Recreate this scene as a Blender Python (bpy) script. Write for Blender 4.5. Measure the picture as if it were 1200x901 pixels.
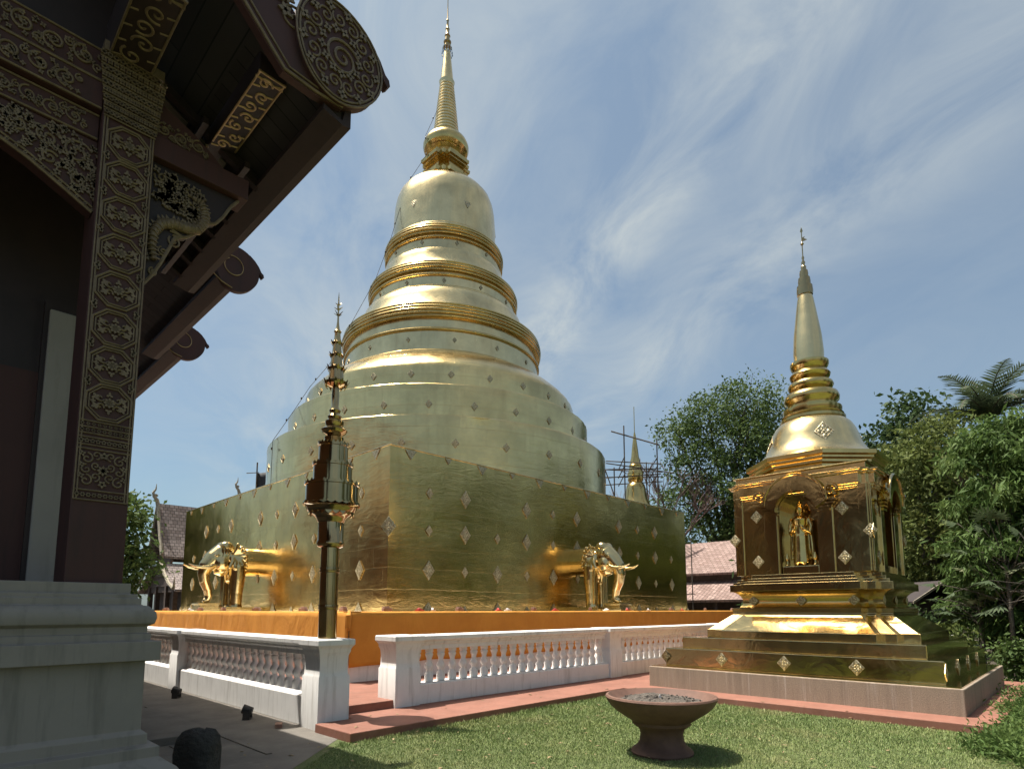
import bpy, math, random
import numpy as np
from mathutils import Vector, Matrix
random.seed(7); RNG = np.random.default_rng(7)
for o in list(bpy.data.objects): bpy.data.objects.remove(o, do_unlink=True)
S = bpy.context.scene
COL = S.collection
R = math.radians
# world axes: X runs along the right-hand face of the big stupa (away to the right), Y along its left-hand face (away to the left), Z up, metres
# ---------------------------------------------------------------- camera
YAW, PITCH, EYE = R(45.9), R(6.48), 1.72
cam = bpy.data.cameras.new('camera'); co = bpy.data.objects.new('camera', cam); COL.objects.link(co)
co.location = (0, 0, EYE); co.rotation_euler = (R(90) + PITCH, 0, -YAW)
cam.sensor_width = 36; cam.lens = 697 / 1200 * 36; cam.shift_y = (634.8 - 450.5) / 1200
cam.clip_end = 4000; cam.clip_start = .05
S.camera = co
# ---------------------------------------------------------------- sky and sun
SUN = Vector((-.197, .305, 1)).normalized()
S.view_settings.view_transform = 'Standard'; S.view_settings.look = 'None'
S.view_settings.exposure = 0.97; S.view_settings.gamma = 1
W = bpy.data.worlds.new('World'); S.world = W; W.use_nodes = True
def world():
    nt = W.node_tree; nt.nodes.clear(); N = nt.nodes.new; L = nt.links.new
    out = N('ShaderNodeOutputWorld'); bg = N('ShaderNodeBackground'); bg.inputs[1].default_value = .060
    sky = N('ShaderNodeTexSky'); sky.sky_type = 'NISHITA'; sky.sun_disc = False
    sky.sun_elevation = math.asin(SUN.z); sky.sun_rotation = math.atan2(SUN.x, SUN.y)
    sky.air_density = 1.0; sky.dust_density = 2.2; sky.ozone_density = 1.2
    tc = N('ShaderNodeTexCoord')
    sp = N('ShaderNodeSeparateXYZ'); L(tc.outputs['Generated'], sp.inputs[0])
    add = N('ShaderNodeMath'); add.operation = 'ADD'; add.inputs[1].default_value = .22; L(sp.outputs[2], add.inputs[0])
    mx = N('ShaderNodeMath'); mx.operation = 'MAXIMUM'; mx.inputs[1].default_value = .05; L(add.outputs[0], mx.inputs[0])
    dv = N('ShaderNodeVectorMath'); dv.operation = 'DIVIDE'; L(tc.outputs['Generated'], dv.inputs[0])
    cb = N('ShaderNodeCombineXYZ'); L(mx.outputs[0], cb.inputs[0]); L(mx.outputs[0], cb.inputs[1]); cb.inputs[2].default_value = 1
    L(cb.outputs[0], dv.inputs[1])
    # high thin cloud: noise drawn out along one wind direction, thicker in a few bands of the sky
    rot = N('ShaderNodeMapping'); rot.inputs['Rotation'].default_value = (0, 0, R(-64.8)); L(dv.outputs[0], rot.inputs[0])
    mp = N('ShaderNodeMapping'); mp.inputs['Scale'].default_value = (1.25, 1.9, 0); mp.inputs['Location'].default_value = (2.35, 1.6, 0); L(rot.outputs[0], mp.inputs[0])
    n1 = N('ShaderNodeTexNoise'); n1.inputs['Scale'].default_value = 2.1; n1.inputs['Detail'].default_value = 10; n1.inputs['Roughness'].default_value = .62; n1.inputs['Distortion'].default_value = .7
    L(mp.outputs[0], n1.inputs[0])
    r1 = N('ShaderNodeValToRGB'); r1.color_ramp.elements[0].position = .36; r1.color_ramp.elements[1].position = .80
    L(n1.outputs['Fac'], r1.inputs[0])
    n2 = N('ShaderNodeTexNoise'); n2.inputs['Scale'].default_value = .8; n2.inputs['Detail'].default_value = 5; L(rot.outputs[0], n2.inputs[0])
    def mth(op, x, y=None):
        m = N('ShaderNodeMath'); m.operation = op
        for i, v in enumerate((x, y)):
            if v is None: continue
            if isinstance(v, (int, float)): m.inputs[i].default_value = v
            else: L(v, m.inputs[i])
        return m.outputs[0]
    sr = N('ShaderNodeSeparateXYZ'); L(rot.outputs[0], sr.inputs[0])
    def band(c, w, k):
        d = mth('DIVIDE', mth('SUBTRACT', sr.outputs[1], c), w); return mth('MULTIPLY', mth('EXPONENT', mth('MULTIPLY', mth('MULTIPLY', d, d), -1.0)), k)
    cov = mth('ADD', mth('ADD', band(-.57, .09, .8), band(-.86, .13, .5)), mth('ADD', band(-.10, .34, .42), .10))
    cl = mth('ADD', mth('MULTIPLY', r1.outputs[0], cov), mth('MULTIPLY', n2.outputs['Fac'], .22))
    # warm glow added round the sun, out of view, to lift the ambient light
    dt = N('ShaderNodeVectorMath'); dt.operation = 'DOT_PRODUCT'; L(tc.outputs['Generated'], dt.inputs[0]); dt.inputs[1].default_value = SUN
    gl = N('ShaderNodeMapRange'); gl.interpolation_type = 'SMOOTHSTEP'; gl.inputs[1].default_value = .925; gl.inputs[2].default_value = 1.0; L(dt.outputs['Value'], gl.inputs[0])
    mix = N('ShaderNodeMixRGB'); c1 = N('ShaderNodeMath'); c1.operation = 'ADD'; c1.use_clamp = True; L(cl, c1.inputs[0]); c1.inputs[1].default_value = .12
    tn = N('ShaderNodeMixRGB'); tn.blend_type = 'MULTIPLY'; tn.inputs[0].default_value = 1; tn.inputs[2].default_value = (.70, .95, 1.03, 1); L(sky.outputs[0], tn.inputs[1])
    L(c1.outputs[0], mix.inputs[0]); L(tn.outputs[0], mix.inputs[1]); mix.inputs[2].default_value = (5.4, 5.8, 5.7, 1)
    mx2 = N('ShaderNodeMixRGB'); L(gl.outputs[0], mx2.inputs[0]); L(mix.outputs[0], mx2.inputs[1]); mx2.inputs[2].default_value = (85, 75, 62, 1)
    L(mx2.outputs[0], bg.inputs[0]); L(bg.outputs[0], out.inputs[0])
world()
sl = bpy.data.lights.new('sun', 'SUN'); sl.energy = 4.4; sl.angle = R(.55); sl.color = (1, .95, .86)
so = bpy.data.objects.new('sun', sl); COL.objects.link(so); so.rotation_euler = SUN.to_track_quat('Z', 'Y').to_euler()
S.cycles.max_bounces = 8; S.cycles.glossy_bounces = 5; S.cycles.diffuse_bounces = 3
S.cycles.sample_clamp_indirect = 6

# ---------------------------------------------------------------- materials
class Mat:
    def __init__(s, name):
        s.m = bpy.data.materials.new(name); s.m.use_nodes = True
        s.nt = s.m.node_tree; s.b = s.nt.nodes['Principled BSDF']; s.tc = s.nt.nodes.new('ShaderNodeTexCoord')
    def n(s, t, **k):
        x = s.nt.nodes.new(t)
        for a, v in k.items():
            if a.startswith('_'): setattr(x, a[1:], v)
            else: x.inputs[a.replace('_', ' ')].default_value = v
        return x
    def l(s, a, b): s.nt.links.new(a, b)
    def set(s, **k):
        for a, v in k.items(): s.b.inputs[a.replace('_', ' ')].default_value = v
        return s
    def noise(s, scale, detail=5, rough=.6, co='Object', stretch=None, dist=0):
        x = s.n('ShaderNodeTexNoise', Scale=scale, Detail=detail, Roughness=rough, Distortion=dist)
        src = s.tc.outputs[co]
        if stretch:
            mp = s.n('ShaderNodeMapping'); mp.inputs['Scale'].default_value = stretch; s.l(src, mp.inputs[0]); src = mp.outputs[0]
        s.l(src, x.inputs['Vector']); return x.outputs['Fac']
    def ramp(s, fac, stops):
        x = s.n('ShaderNodeValToRGB'); e = x.color_ramp.elements
        while len(e) < len(stops): e.new(.5)
        for i, (p, c) in enumerate(stops):
            e[i].position = p; e[i].color = (*c, 1) if len(c) == 3 else c
        s.l(fac, x.inputs[0]); return x.outputs[0]
    def mixc(s, fac, a, b, mode='MIX'):
        x = s.n('ShaderNodeMixRGB', _blend_type=mode)
        for i, v in enumerate((fac, a, b)):
            if hasattr(v, 'links') or hasattr(v, 'is_linked'): s.l(v, x.inputs[i])
            elif isinstance(v, (int, float)): x.inputs[i].default_value = v if i == 0 else (v, v, v, 1)
            else: x.inputs[i].default_value = (*v, 1)
        return x.outputs[0]
    def math(s, op, a, b):
        x = s.n('ShaderNodeMath', _operation=op)
        for i, v in enumerate((a, b)):
            if isinstance(v, (int, float)): x.inputs[i].default_value = v
            else: s.l(v, x.inputs[i])
        return x.outputs[0]
    def bump(s, h, strength=.3, dist=.02, prev=None):
        x = s.n('ShaderNodeBump', Strength=strength, Distance=dist); s.l(h, x.inputs['Height'])
        if prev is not None: s.l(prev, x.inputs['Normal'])
        s.l(x.outputs[0], s.b.inputs['Normal']); return x.outputs[0]
    def color(s, c): s.l(c, s.b.inputs['Base Color'])
    def rough(s, c): s.l(c, s.b.inputs['Roughness'])

def simple(name, c1, c2, scale=4, rough=.8, bump=.2, bscale=40, metallic=0, dist=.01):
    m = Mat(name); m.color(m.ramp(m.noise(scale, 6), [(.3, c1), (.7, c2)])); m.set(Roughness=rough, Metallic=metallic)
    if bump: m.bump(m.noise(bscale, 4), bump, dist)
    return m.m

def gold(name, c=(.93, .72, .34), rough=.2, seams=None, wrinkle=.25, wscale=3.0, fine=.12):
    m = Mat(name); m.set(Metallic=1.0)
    tint = m.ramp(m.noise(.7, 7, .65, co='Object'), [(.30, tuple(v * .68 for v in c)), (.62, c)])
    stn = m.ramp(m.noise(1.5, 6, .65, stretch=(2.4, 2.4, .18)), [(.50, (0, 0, 0)), (.78, (1, 1, 1))])
    tint = m.mixc(m.math('MULTIPLY', stn, .38), tint, (c[0] * .46, c[1] * .40, c[2] * .36))
    rn = m.math('ADD', m.math('MULTIPLY', m.noise(2.3, 5), .16), rough - .08)
    prev = m.bump(m.noise(wscale, 3, .5, dist=.6), wrinkle, .05)
    prev = m.bump(m.noise(wscale * 7, 4, .6, dist=1.0), fine, .012, prev)
    if seams:
        bw, bh = seams
        br = m.n('ShaderNodeTexBrick', Scale=1.0, Mortar_Size=.008, Mortar_Smooth=.5, Bias=0, Brick_Width=bw, Row_Height=bh)
        br.offset = .37; br.inputs['Color1'].default_value = (.15, .15, .15, 1); br.inputs['Color2'].default_value = (1, 1, 1, 1); br.inputs['Mortar'].default_value = (.5, .5, .5, 1)
        nz = m.n('ShaderNodeTexNoise', Scale=1.6, Detail=2); m.l(m.tc.outputs['UV'], nz.inputs['Vector'])
        dis = m.n('ShaderNodeMixRGB', _blend_type='ADD'); dis.inputs[0].default_value = .10
        m.l(m.tc.outputs['UV'], dis.inputs[1]); m.l(nz.outputs['Color'], dis.inputs[2]); m.l(dis.outputs[0], br.inputs['Vector'])
        bwn = m.n('ShaderNodeRGBToBW'); m.l(br.outputs['Color'], bwn.inputs[0])
        rn = m.math('ADD', rn, m.math('MULTIPLY', bwn.outputs[0], .05))
        tint = m.mixc(m.math('MULTIPLY', br.outputs['Fac'], .35), tint, tuple(v * .45 for v in c))
        tint = m.mixc(m.math('MULTIPLY', bwn.outputs[0], .30), tint, tuple(v * .6 for v in c))
        inv = m.math('SUBTRACT', 1.0, br.outputs['Fac']); prev = m.bump(inv, .2, .010, prev)
        # creased sheet copper: low wrinkles running mostly sideways
        prev = m.bump(m.noise(1.6, 6, .65, co='UV', stretch=(.8, 2.6, 1), dist=1.4), .18, .05, prev)
    m.color(tint); m.rough(rn); return m.m

M = {}
M['gold_wall'] = gold('creased_gold_sheet', c=(.80, .565, .215), rough=.17, seams=(1.25, .58), wrinkle=.12, wscale=.9, fine=.035)
M['gold_drum'] = gold('gold_drum_sheet', c=(.86, .645, .29), rough=.17, seams=(1.5, .62), wrinkle=.10, wscale=.9, fine=.02)
M['gold'] = gold('polished_gold', c=(.74, .57, .28), rough=.17, wrinkle=.10, wscale=2.5, fine=.04)
M['gold_ring'] = gold('deep_gold', c=(.66, .48, .19), rough=.2, wrinkle=.05, fine=.05)
M['gold_pale'] = gold('pale_gold', c=(.82, .64, .33), rough=.24, wrinkle=.08, fine=.04)
M['gold_small'] = gold('small_stupa_gold', c=(.70, .53, .255), rough=.14, wrinkle=.20, wscale=2.0, fine=.05)
def orn_mat():
    m = Mat('cast_gold_ornament'); v = m.n('ShaderNodeTexVoronoi', Scale=34); m.l(m.tc.outputs['Object'], v.inputs['Vector'])
    c = m.ramp(v.outputs['Distance'], [(.25, (.74, .65, .45)), (.55, (.30, .24, .13))]); m.color(c); m.set(Metallic=.85, Roughness=.42)
    m.bump(v.outputs['Distance'], -.6, .02); return m.m
M['gold_orn'] = orn_mat()
M['gold_dark'] = gold('aged_brass', c=(.46, .34, .17), rough=.13, wrinkle=.02, fine=.02)

def painted(name, base, dirt, streak=True, rough=.75, amount=.5):
    m = Mat(name)
    a = m.noise(3, 7, .65)
    c = m.ramp(a, [(.3, tuple(x * .9 for x in base)), (.6, base)])
    if streak:
        st = m.noise(5, 5, .6, stretch=(2.2, 2.2, .22))
        c = m.mixc(m.math('MULTIPLY', m.ramp(st, [(.52, (0, 0, 0)), (.75, (1, 1, 1))]), amount), c, dirt)
    m.color(c); m.set(Roughness=rough); m.bump(m.noise(30, 6), .15, .006); return m.m
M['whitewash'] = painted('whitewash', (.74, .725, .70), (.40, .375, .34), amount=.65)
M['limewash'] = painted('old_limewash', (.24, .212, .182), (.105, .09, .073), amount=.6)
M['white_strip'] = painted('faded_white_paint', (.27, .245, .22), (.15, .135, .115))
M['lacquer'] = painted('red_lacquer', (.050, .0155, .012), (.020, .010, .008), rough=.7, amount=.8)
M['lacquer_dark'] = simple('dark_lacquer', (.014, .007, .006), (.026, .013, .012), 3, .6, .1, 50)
M['relief'] = simple('dull_gilt_relief', (.115, .080, .046), (.20, .146, .086), 14, .55, .3, 90, .25)
M['relief_bright'] = simple('bright_gilt_relief', (.30, .20, .09), (.42, .30, .15), 14, .4, .3, 90, .6)
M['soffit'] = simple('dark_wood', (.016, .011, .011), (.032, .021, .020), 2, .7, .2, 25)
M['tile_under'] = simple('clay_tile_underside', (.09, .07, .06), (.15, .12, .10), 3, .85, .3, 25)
M['terracotta'] = simple('terracotta', (.085, .042, .028), (.15, .078, .054), 5, .75, .25, 45)
M['soil'] = simple('dry_soil', (.035, .027, .022), (.14, .12, .10), 25, .95, .8, 60, 0, .03)
M['stone'] = simple('weathered_stone', (.018, .016, .014), (.05, .045, .04), 6, .9, .8, 25, 0, .03)
M['iron'] = simple('dark_iron', (.02, .02, .02), (.05, .045, .04), 8, .6, .2, 60)
M['bamboo'] = simple('scaffold_pole', (.05, .04, .03), (.10, .08, .06), 5, .8, .2, 40)
M['tarp'] = simple('black_tarp', (.008, .009, .012), (.02, .022, .026), 4, .7, .5, 5, 0, .05)
M['brick'] = simple('dusty_brick', (.20, .10, .07), (.36, .24, .18), 8, .9, .4, 40)
M['packet'] = simple('red_packet', (.35, .03, .03), (.6, .10, .08), 12, .6, .2, 40)
M['packet_w'] = simple('white_packet', (.55, .52, .50), (.75, .72, .68), 12, .6, .2, 40)
M['bark'] = simple('bark', (.05, .04, .03), (.12, .10, .08), 6, .9, .8, 18, 0, .04)
M['bark_red'] = simple('dry_twigs', (.10, .065, .055), (.17, .115, .10), 6, .9, .3, 18)
M['old_wood'] = simple('old_teak', (.045, .030, .024), (.095, .065, .052), 5, .8, .4, 22)
M['bargeboard'] = simple('greyed_gilt_board', (.20, .17, .12), (.34, .30, .23), 9, .6, .4, 50, .2)
M['steel'] = simple('dull_mirror_bits', (.3, .36, .42), (.5, .56, .62), 20, .2, .2, 50, .9)

M['side_plaster'] = painted('brown_side_wall', (.12, .07, .055), (.06, .038, .03), rough=.8)
M['fascia'] = painted('weathered_fascia', (.026, .012, .010), (.012, .007, .006), rough=.75, amount=.8)
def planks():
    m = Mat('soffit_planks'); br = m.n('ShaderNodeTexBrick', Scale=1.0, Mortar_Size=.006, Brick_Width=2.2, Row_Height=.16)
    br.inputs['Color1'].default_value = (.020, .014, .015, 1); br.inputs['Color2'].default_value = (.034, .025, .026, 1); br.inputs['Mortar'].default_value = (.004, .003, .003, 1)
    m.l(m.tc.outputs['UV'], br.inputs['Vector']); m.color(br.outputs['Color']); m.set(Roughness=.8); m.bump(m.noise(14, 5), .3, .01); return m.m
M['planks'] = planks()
def red_floor():
    m = Mat('red_floor'); c = m.ramp(m.noise(2.2, 8, .7), [(.25, (.16, .066, .042)), (.7, (.26, .109, .073))])
    g = m.ramp(m.noise(9, 6, .7), [(.52, (0, 0, 0)), (.8, (1, 1, 1))])
    m.color(m.mixc(m.math('MULTIPLY', g, .35), c, (.30, .20, .165))); m.set(Roughness=.75); m.bump(m.noise(40, 6), .2, .006); return m.m
M['red_floor'] = red_floor()
def granite():
    m = Mat('rough_render'); c = m.ramp(m.noise(60, 3, .7), [(.3, (.19, .142, .10)), (.7, (.34, .27, .20))])
    st = m.ramp(m.noise(6, 6, .65, stretch=(3.0, 3.0, .10)), [(.56, (0, 0, 0)), (.72, (1, 1, 1))])
    c = m.mixc(m.math('MULTIPLY', st, .55), c, (.50, .44, .38))
    st2 = m.ramp(m.noise(3, 6, .65, stretch=(2.0, 2.0, .16)), [(.5, (0, 0, 0)), (.8, (1, 1, 1))])
    c = m.mixc(m.math('MULTIPLY', st2, .5), c, (.10, .075, .06))
    m.color(c); m.set(Roughness=.9); m.bump(m.noise(70, 4), .5, .012); return m.m
M['granite'] = granite()
def cloth_mat():
    m = Mat('orange_robe_cloth'); m.color(m.ramp(m.noise(1.4, 5), [(.3, (.46, .19, .018)), (.7, (.56, .25, .030))])); m.set(Roughness=.85)
    p = m.bump(m.noise(1.2, 4, .5, stretch=(1, 1, .35), dist=1.2), .9, .08); m.bump(m.noise(220, 2), .15, .002, p); return m.m
M['cloth'] = cloth_mat()
def lawn_mat():
    m = Mat('lawn_soil'); a = m.ramp(m.noise(.9, 6, .7), [(.3, (.065, .09, .026)), (.55, (.10, .125, .04)), (.8, (.16, .15, .065))])
    m.color(a); m.set(Roughness=.95); m.bump(m.noise(70, 5, .7), .8, .03); return m.m
M['lawn'] = lawn_mat()
def blade_mat():
    m = Mat('grass_blades'); n = m.noise(.8, 8, .72); n2 = m.noise(38, 2, .6)
    a = m.ramp(n, [(.30, (.105, .18, .045)), (.52, (.185, .25, .070)), (.70, (.33, .31, .135))])
    c = m.mixc(m.ramp(n2, [(.45, (0, 0, 0)), (.62, (.6, .6, .6))]), a, (.30, .30, .14)); m.color(c); m.set(Roughness=.6)
    return m.m
M['blade'] = blade_mat()
def asphalt():
    m = Mat('old_concrete_paving'); c = m.ramp(m.noise(1.6, 8, .72), [(.3, (.085, .076, .066)), (.72, (.165, .148, .125))])
    pt = m.ramp(m.noise(.9, 7, .75), [(.60, (0, 0, 0)), (.68, (1, 1, 1))]); c = m.mixc(m.math('MULTIPLY', pt, .35), c, (.25, .22, .18))
    m.color(c); m.set(Roughness=.9); m.bump(m.noise(60, 6, .7), .4, .01); return m.m
M['paving'] = asphalt()
M['earth'] = simple('leaf_litter_earth', (.035, .028, .020), (.085, .068, .046), 2, .95, .8, 30, 0, .04)
def tiles(name, c1, c2, bw=.32, rh=.2):
    m = Mat(name)
    br = m.n('ShaderNodeTexBrick', Scale=1.0, Mortar_Size=.018, Brick_Width=bw, Row_Height=rh)
    br.inputs['Color1'].default_value = (*c1, 1); br.inputs['Color2'].default_value = (*c2, 1); br.inputs['Mortar'].default_value = (*[v * .3 for v in c1], 1)
    m.l(m.tc.outputs['UV'], br.inputs['Vector'])
    g = m.ramp(m.noise(.8, 6, .7), [(.45, (0, 0, 0)), (.7, (1, 1, 1))])
    m.color(m.mixc(m.math('MULTIPLY', g, .45), br.outputs['Color'], tuple(v * .5 for v in c2))); m.set(Roughness=.85)
    m.bump(m.math('SUBTRACT', 1.0, br.outputs['Fac']), .6, .03); return m.m
M['tiles_grey'] = tiles('grey_wood_tiles', (.16, .125, .115), (.30, .25, .235), .26, .22)
M['tiles_pink'] = tiles('pinkish_clay_tiles', (.19, .12, .10), (.31, .215, .185), .3, .24)
M['tiles_dark'] = tiles('dark_clay_tiles', (.07, .045, .035), (.12, .085, .07), .2, .16)
def leaf(name, dark, mid, lite, trans=.3, sc=.8):
    m = Mat(name); a = m.noise(sc, 4, .6); b = m.noise(17, 2, .5)
    c = m.mixc(.4, m.ramp(a, [(.32, dark), (.52, mid), (.72, lite)]), m.ramp(b, [(.3, dark), (.5, mid), (.7, lite)]))
    m.color(c); m.set(Roughness=.65); m.b.inputs['Specular IOR Level'].default_value = .18
    t = m.n('ShaderNodeBsdfTranslucent'); m.l(c, t.inputs[0]); mix = m.n('ShaderNodeMixShader'); mix.inputs[0].default_value = trans
    out = m.nt.nodes['Material Output']; m.l(m.b.outputs[0], mix.inputs[1]); m.l(t.outputs[0], mix.inputs[2]); m.l(mix.outputs[0], out.inputs[0]); return m.m
M['leaf_a'] = leaf('mid_green_leaves', (.034, .064, .018), (.074, .118, .032), (.135, .170, .055))
M['leaf_b'] = leaf('yellow_green_leaves', (.052, .074, .018), (.110, .140, .036), (.190, .200, .064))
M['leaf_c'] = leaf('dark_leaves', (.022, .044, .015), (.046, .078, .026), (.085, .118, .044))
M['leaf_d'] = leaf('fresh_drooping_leaves', (.040, .078, .020), (.085, .140, .036), (.150, .195, .060), .35, .9)
M['leaf_p'] = leaf('palm_leaves', (.035, .055, .026), (.065, .090, .045), (.105, .130, .075), .25, 1.5)
M['leaf_fan'] = leaf('pale_fan_leaves', (.09, .11, .055), (.17, .185, .10), (.26, .26, .16), .3, 2)
M['petal'] = simple('white_petals', (.55, .55, .48), (.75, .75, .68), 12, .6, 0)

# ---------------------------------------------------------------- mesh builder
class MB:
    def __init__(s): s.v = []; s.f = []; s.uv = {}
    def add(s, vs, fs, uvs=None):
        o = len(s.v); s.v.extend(tuple(map(float, v)) for v in vs)
        for i, f in enumerate(fs):
            if uvs is not None: s.uv[len(s.f)] = uvs[i]
            s.f.append(tuple(k + o for k in f))
        return s
    def box(s, x0, x1, y0, y1, z0, z1):
        return s.add([(x0, y0, z0), (x1, y0, z0), (x1, y1, z0), (x0, y1, z0), (x0, y0, z1), (x1, y0, z1), (x1, y1, z1), (x0, y1, z1)],
                     [(3, 2, 1, 0), (4, 5, 6, 7), (0, 1, 5, 4), (1, 2, 6, 5), (2, 3, 7, 6), (3, 0, 4, 7)])
    def lathe(s, prof, c=(0, 0), seg=48, z0=0, cap=True, a0=0.0):
        vs = []; fs = []; uvs = []; n = len(prof); arc = [0]
        for i in range(1, n): arc.append(arc[-1] + math.hypot(prof[i][0] - prof[i - 1][0], prof[i][1] - prof[i - 1][1]))
        for r, z in prof:
            for k in range(seg):
                a = a0 + 2 * math.pi * k / seg; vs.append((c[0] + r * math.cos(a), c[1] + r * math.sin(a), z + z0))
        rm = max(p[0] for p in prof)
        for i in range(n - 1):
            for k in range(seg):
                k2 = (k + 1) % seg; fs.append((i * seg + k, i * seg + k2, (i + 1) * seg + k2, (i + 1) * seg + k))
                u0, u1 = 2 * math.pi * k / seg * rm, 2 * math.pi * (k + 1) / seg * rm
                uvs.append([(u0, arc[i]), (u1, arc[i]), (u1, arc[i + 1]), (u0, arc[i + 1])])
        if cap:
            fs.append(tuple(reversed(range(seg)))); uvs.append([(0, 0)] * seg)
            fs.append(tuple((n - 1) * seg + k for k in range(seg))); uvs.append([(0, 0)] * seg)
        return s.add(vs, fs, uvs)
    def tube(s, pts, rad, seg=8, cap=True, flat=None):
        pts = [Vector(p) for p in pts]; n = len(pts)
        if not hasattr(rad, '__len__'): rad = [rad] * n
        vs = []; fs = []; up = None
        for i in range(n):
            t = (pts[min(i + 1, n - 1)] - pts[max(i - 1, 0)])
            if t.length < 1e-9: t = Vector((0, 0, 1))
            t.normalize()
            if up is None: up = Vector((0, 0, 1)) if abs(t.z) < .9 else Vector((1, 0, 0))
            a = t.cross(up)
            if a.length < 1e-6: a = t.orthogonal()
            a.normalize(); b = a.cross(t).normalized(); up = b
            for k in range(seg):
                w = 2 * math.pi * k / seg; vs.append(pts[i] + (a * math.cos(w) + b * math.sin(w)) * rad[i])
        for i in range(n - 1):
            for k in range(seg):
                k2 = (k + 1) % seg; fs.append((i * seg + k, i * seg + k2, (i + 1) * seg + k2, (i + 1) * seg + k))
        if cap: fs.append(tuple(reversed(range(seg)))); fs.append(tuple((n - 1) * seg + k for k in range(seg)))
        return s.add(vs, fs)
    def prism(s, poly, P, U, V, T):
        # polygon (u,v) in the plane P + u U + v V, extruded along T
        P, U, V, T = map(Vector, (P, U, V, T)); n = len(poly)
        vs = [P + U * u + V * v for u, v in poly] + [P + U * u + V * v + T for u, v in poly]
        fs = [tuple(range(n)), tuple(reversed(range(n, 2 * n)))] + [(i, i + n, (i + 1) % n + n, (i + 1) % n) for i in range(n)]
        return s.add(vs, fs)
    def sphere(s, c, r, seg=12, rings=8):
        if not hasattr(r, '__len__'): r = (r, r, r)
        vs = [(c[0], c[1], c[2] - r[2])]
        for i in range(1, rings):
            p = -math.pi / 2 + math.pi * i / rings
            for k in range(seg):
                a = 2 * math.pi * k / seg; vs.append((c[0] + r[0] * math.cos(p) * math.cos(a), c[1] + r[1] * math.cos(p) * math.sin(a), c[2] + r[2] * math.sin(p)))
        vs.append((c[0], c[1], c[2] + r[2])); fs = []; L = len(vs) - 1
        for k in range(seg):
            k2 = (k + 1) % seg; fs.append((0, 1 + k2, 1 + k)); fs.append((L, 1 + (rings - 2) * seg + k, 1 + (rings - 2) * seg + k2))
            for i in range(rings - 2): fs.append((1 + i * seg + k, 1 + i * seg + k2, 1 + (i + 1) * seg + k2, 1 + (i + 1) * seg + k))
        return s.add(vs, fs)
    def build(s, name, mat, parent=None, loc=None, rotz=0, smooth=35, bevel=0, fixn=True):
        me = bpy.data.meshes.new(name); me.from_pydata(s.v, [], s.f)
        if fixn:
            import bmesh
            bm = bmesh.new(); bm.from_mesh(me); bmesh.ops.recalc_face_normals(bm, faces=bm.faces[:]); bm.to_mesh(me); bm.free()
        me.update()
        uvl = me.uv_layers.new(name='UVMap'); data = uvl.data
        for p in me.polygons:
            cust = s.uv.get(p.index)
            if cust is not None and len(s.f) == len(me.polygons):
                mp = {s.f[p.index][i]: cust[i] for i in range(len(cust))}
                for li in p.loop_indices: data[li].uv = mp[me.loops[li].vertex_index]
            else:
                nx, ny, nz = map(abs, p.normal)
                for li in p.loop_indices:
                    v = me.vertices[me.loops[li].vertex_index].co
                    data[li].uv = (v.x, v.y) if nz > .85 else ((v.y, v.z / max(.2, math.sqrt(1 - nz * nz))) if nx > ny else (v.x, v.z / max(.2, math.sqrt(1 - nz * nz))))
        me.materials.append(mat)
        if smooth:
            me.polygons.foreach_set('use_smooth', [True] * len(me.polygons)); me.set_sharp_from_angle(angle=R(smooth))
        o = bpy.data.objects.new(name, me); COL.objects.link(o)
        if parent: o.parent = parent
        if loc: o.location = loc
        o.rotation_euler.z = rotz
        if bevel:
            b = o.modifiers.new('bevel', 'BEVEL'); b.width = bevel; b.segments = 2; b.limit_method = 'ANGLE'; b.angle_limit = R(40)
        return o
def fast_mesh(name, V, quads, mat, parent=None, loc=None, tri=False, smooth=False):
    k = 3 if tri else 4
    me = bpy.data.meshes.new(name); V = np.asarray(V, np.float32); F = np.asarray(quads, np.int32)
    me.vertices.add(len(V)); me.vertices.foreach_set('co', V.ravel()); me.loops.add(F.size); me.loops.foreach_set('vertex_index', F.ravel())
    me.polygons.add(len(F)); me.polygons.foreach_set('loop_start', np.arange(0, F.size, k, dtype=np.int32))
    me.update(calc_edges=True); me.materials.append(mat)
    if smooth: me.polygons.foreach_set('use_smooth', [True] * len(F))
    o = bpy.data.objects.new(name, me); COL.objects.link(o)
    if parent: o.parent = parent
    if loc: o.location = loc
    return o
def tag(o, label=None, cat=None, group=None, kind=None):
    if label: o['label'] = label
    if cat: o['category'] = cat
    if group: o['group'] = group
    if kind: o['kind'] = kind
    return o
def thing(name, label, cat, loc=(0, 0, 0), rotz=0, group=None):
    o = bpy.data.objects.new(name, None); COL.objects.link(o); o.location = loc; o.rotation_euler.z = rotz
    o.empty_display_size = .2; return tag(o, label, cat, group)
def dup(o, loc=None, rotz=None, parent=None):
    c = o.copy(); COL.objects.link(c)
    if parent: c.parent = parent
    if loc is not None: c.location = loc
    if rotz is not None: c.rotation_euler.z = rotz
    for ch in list(o.children): dup(ch, parent=c)
    return c
def structure(o): o['kind'] = 'structure'; return o

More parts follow.
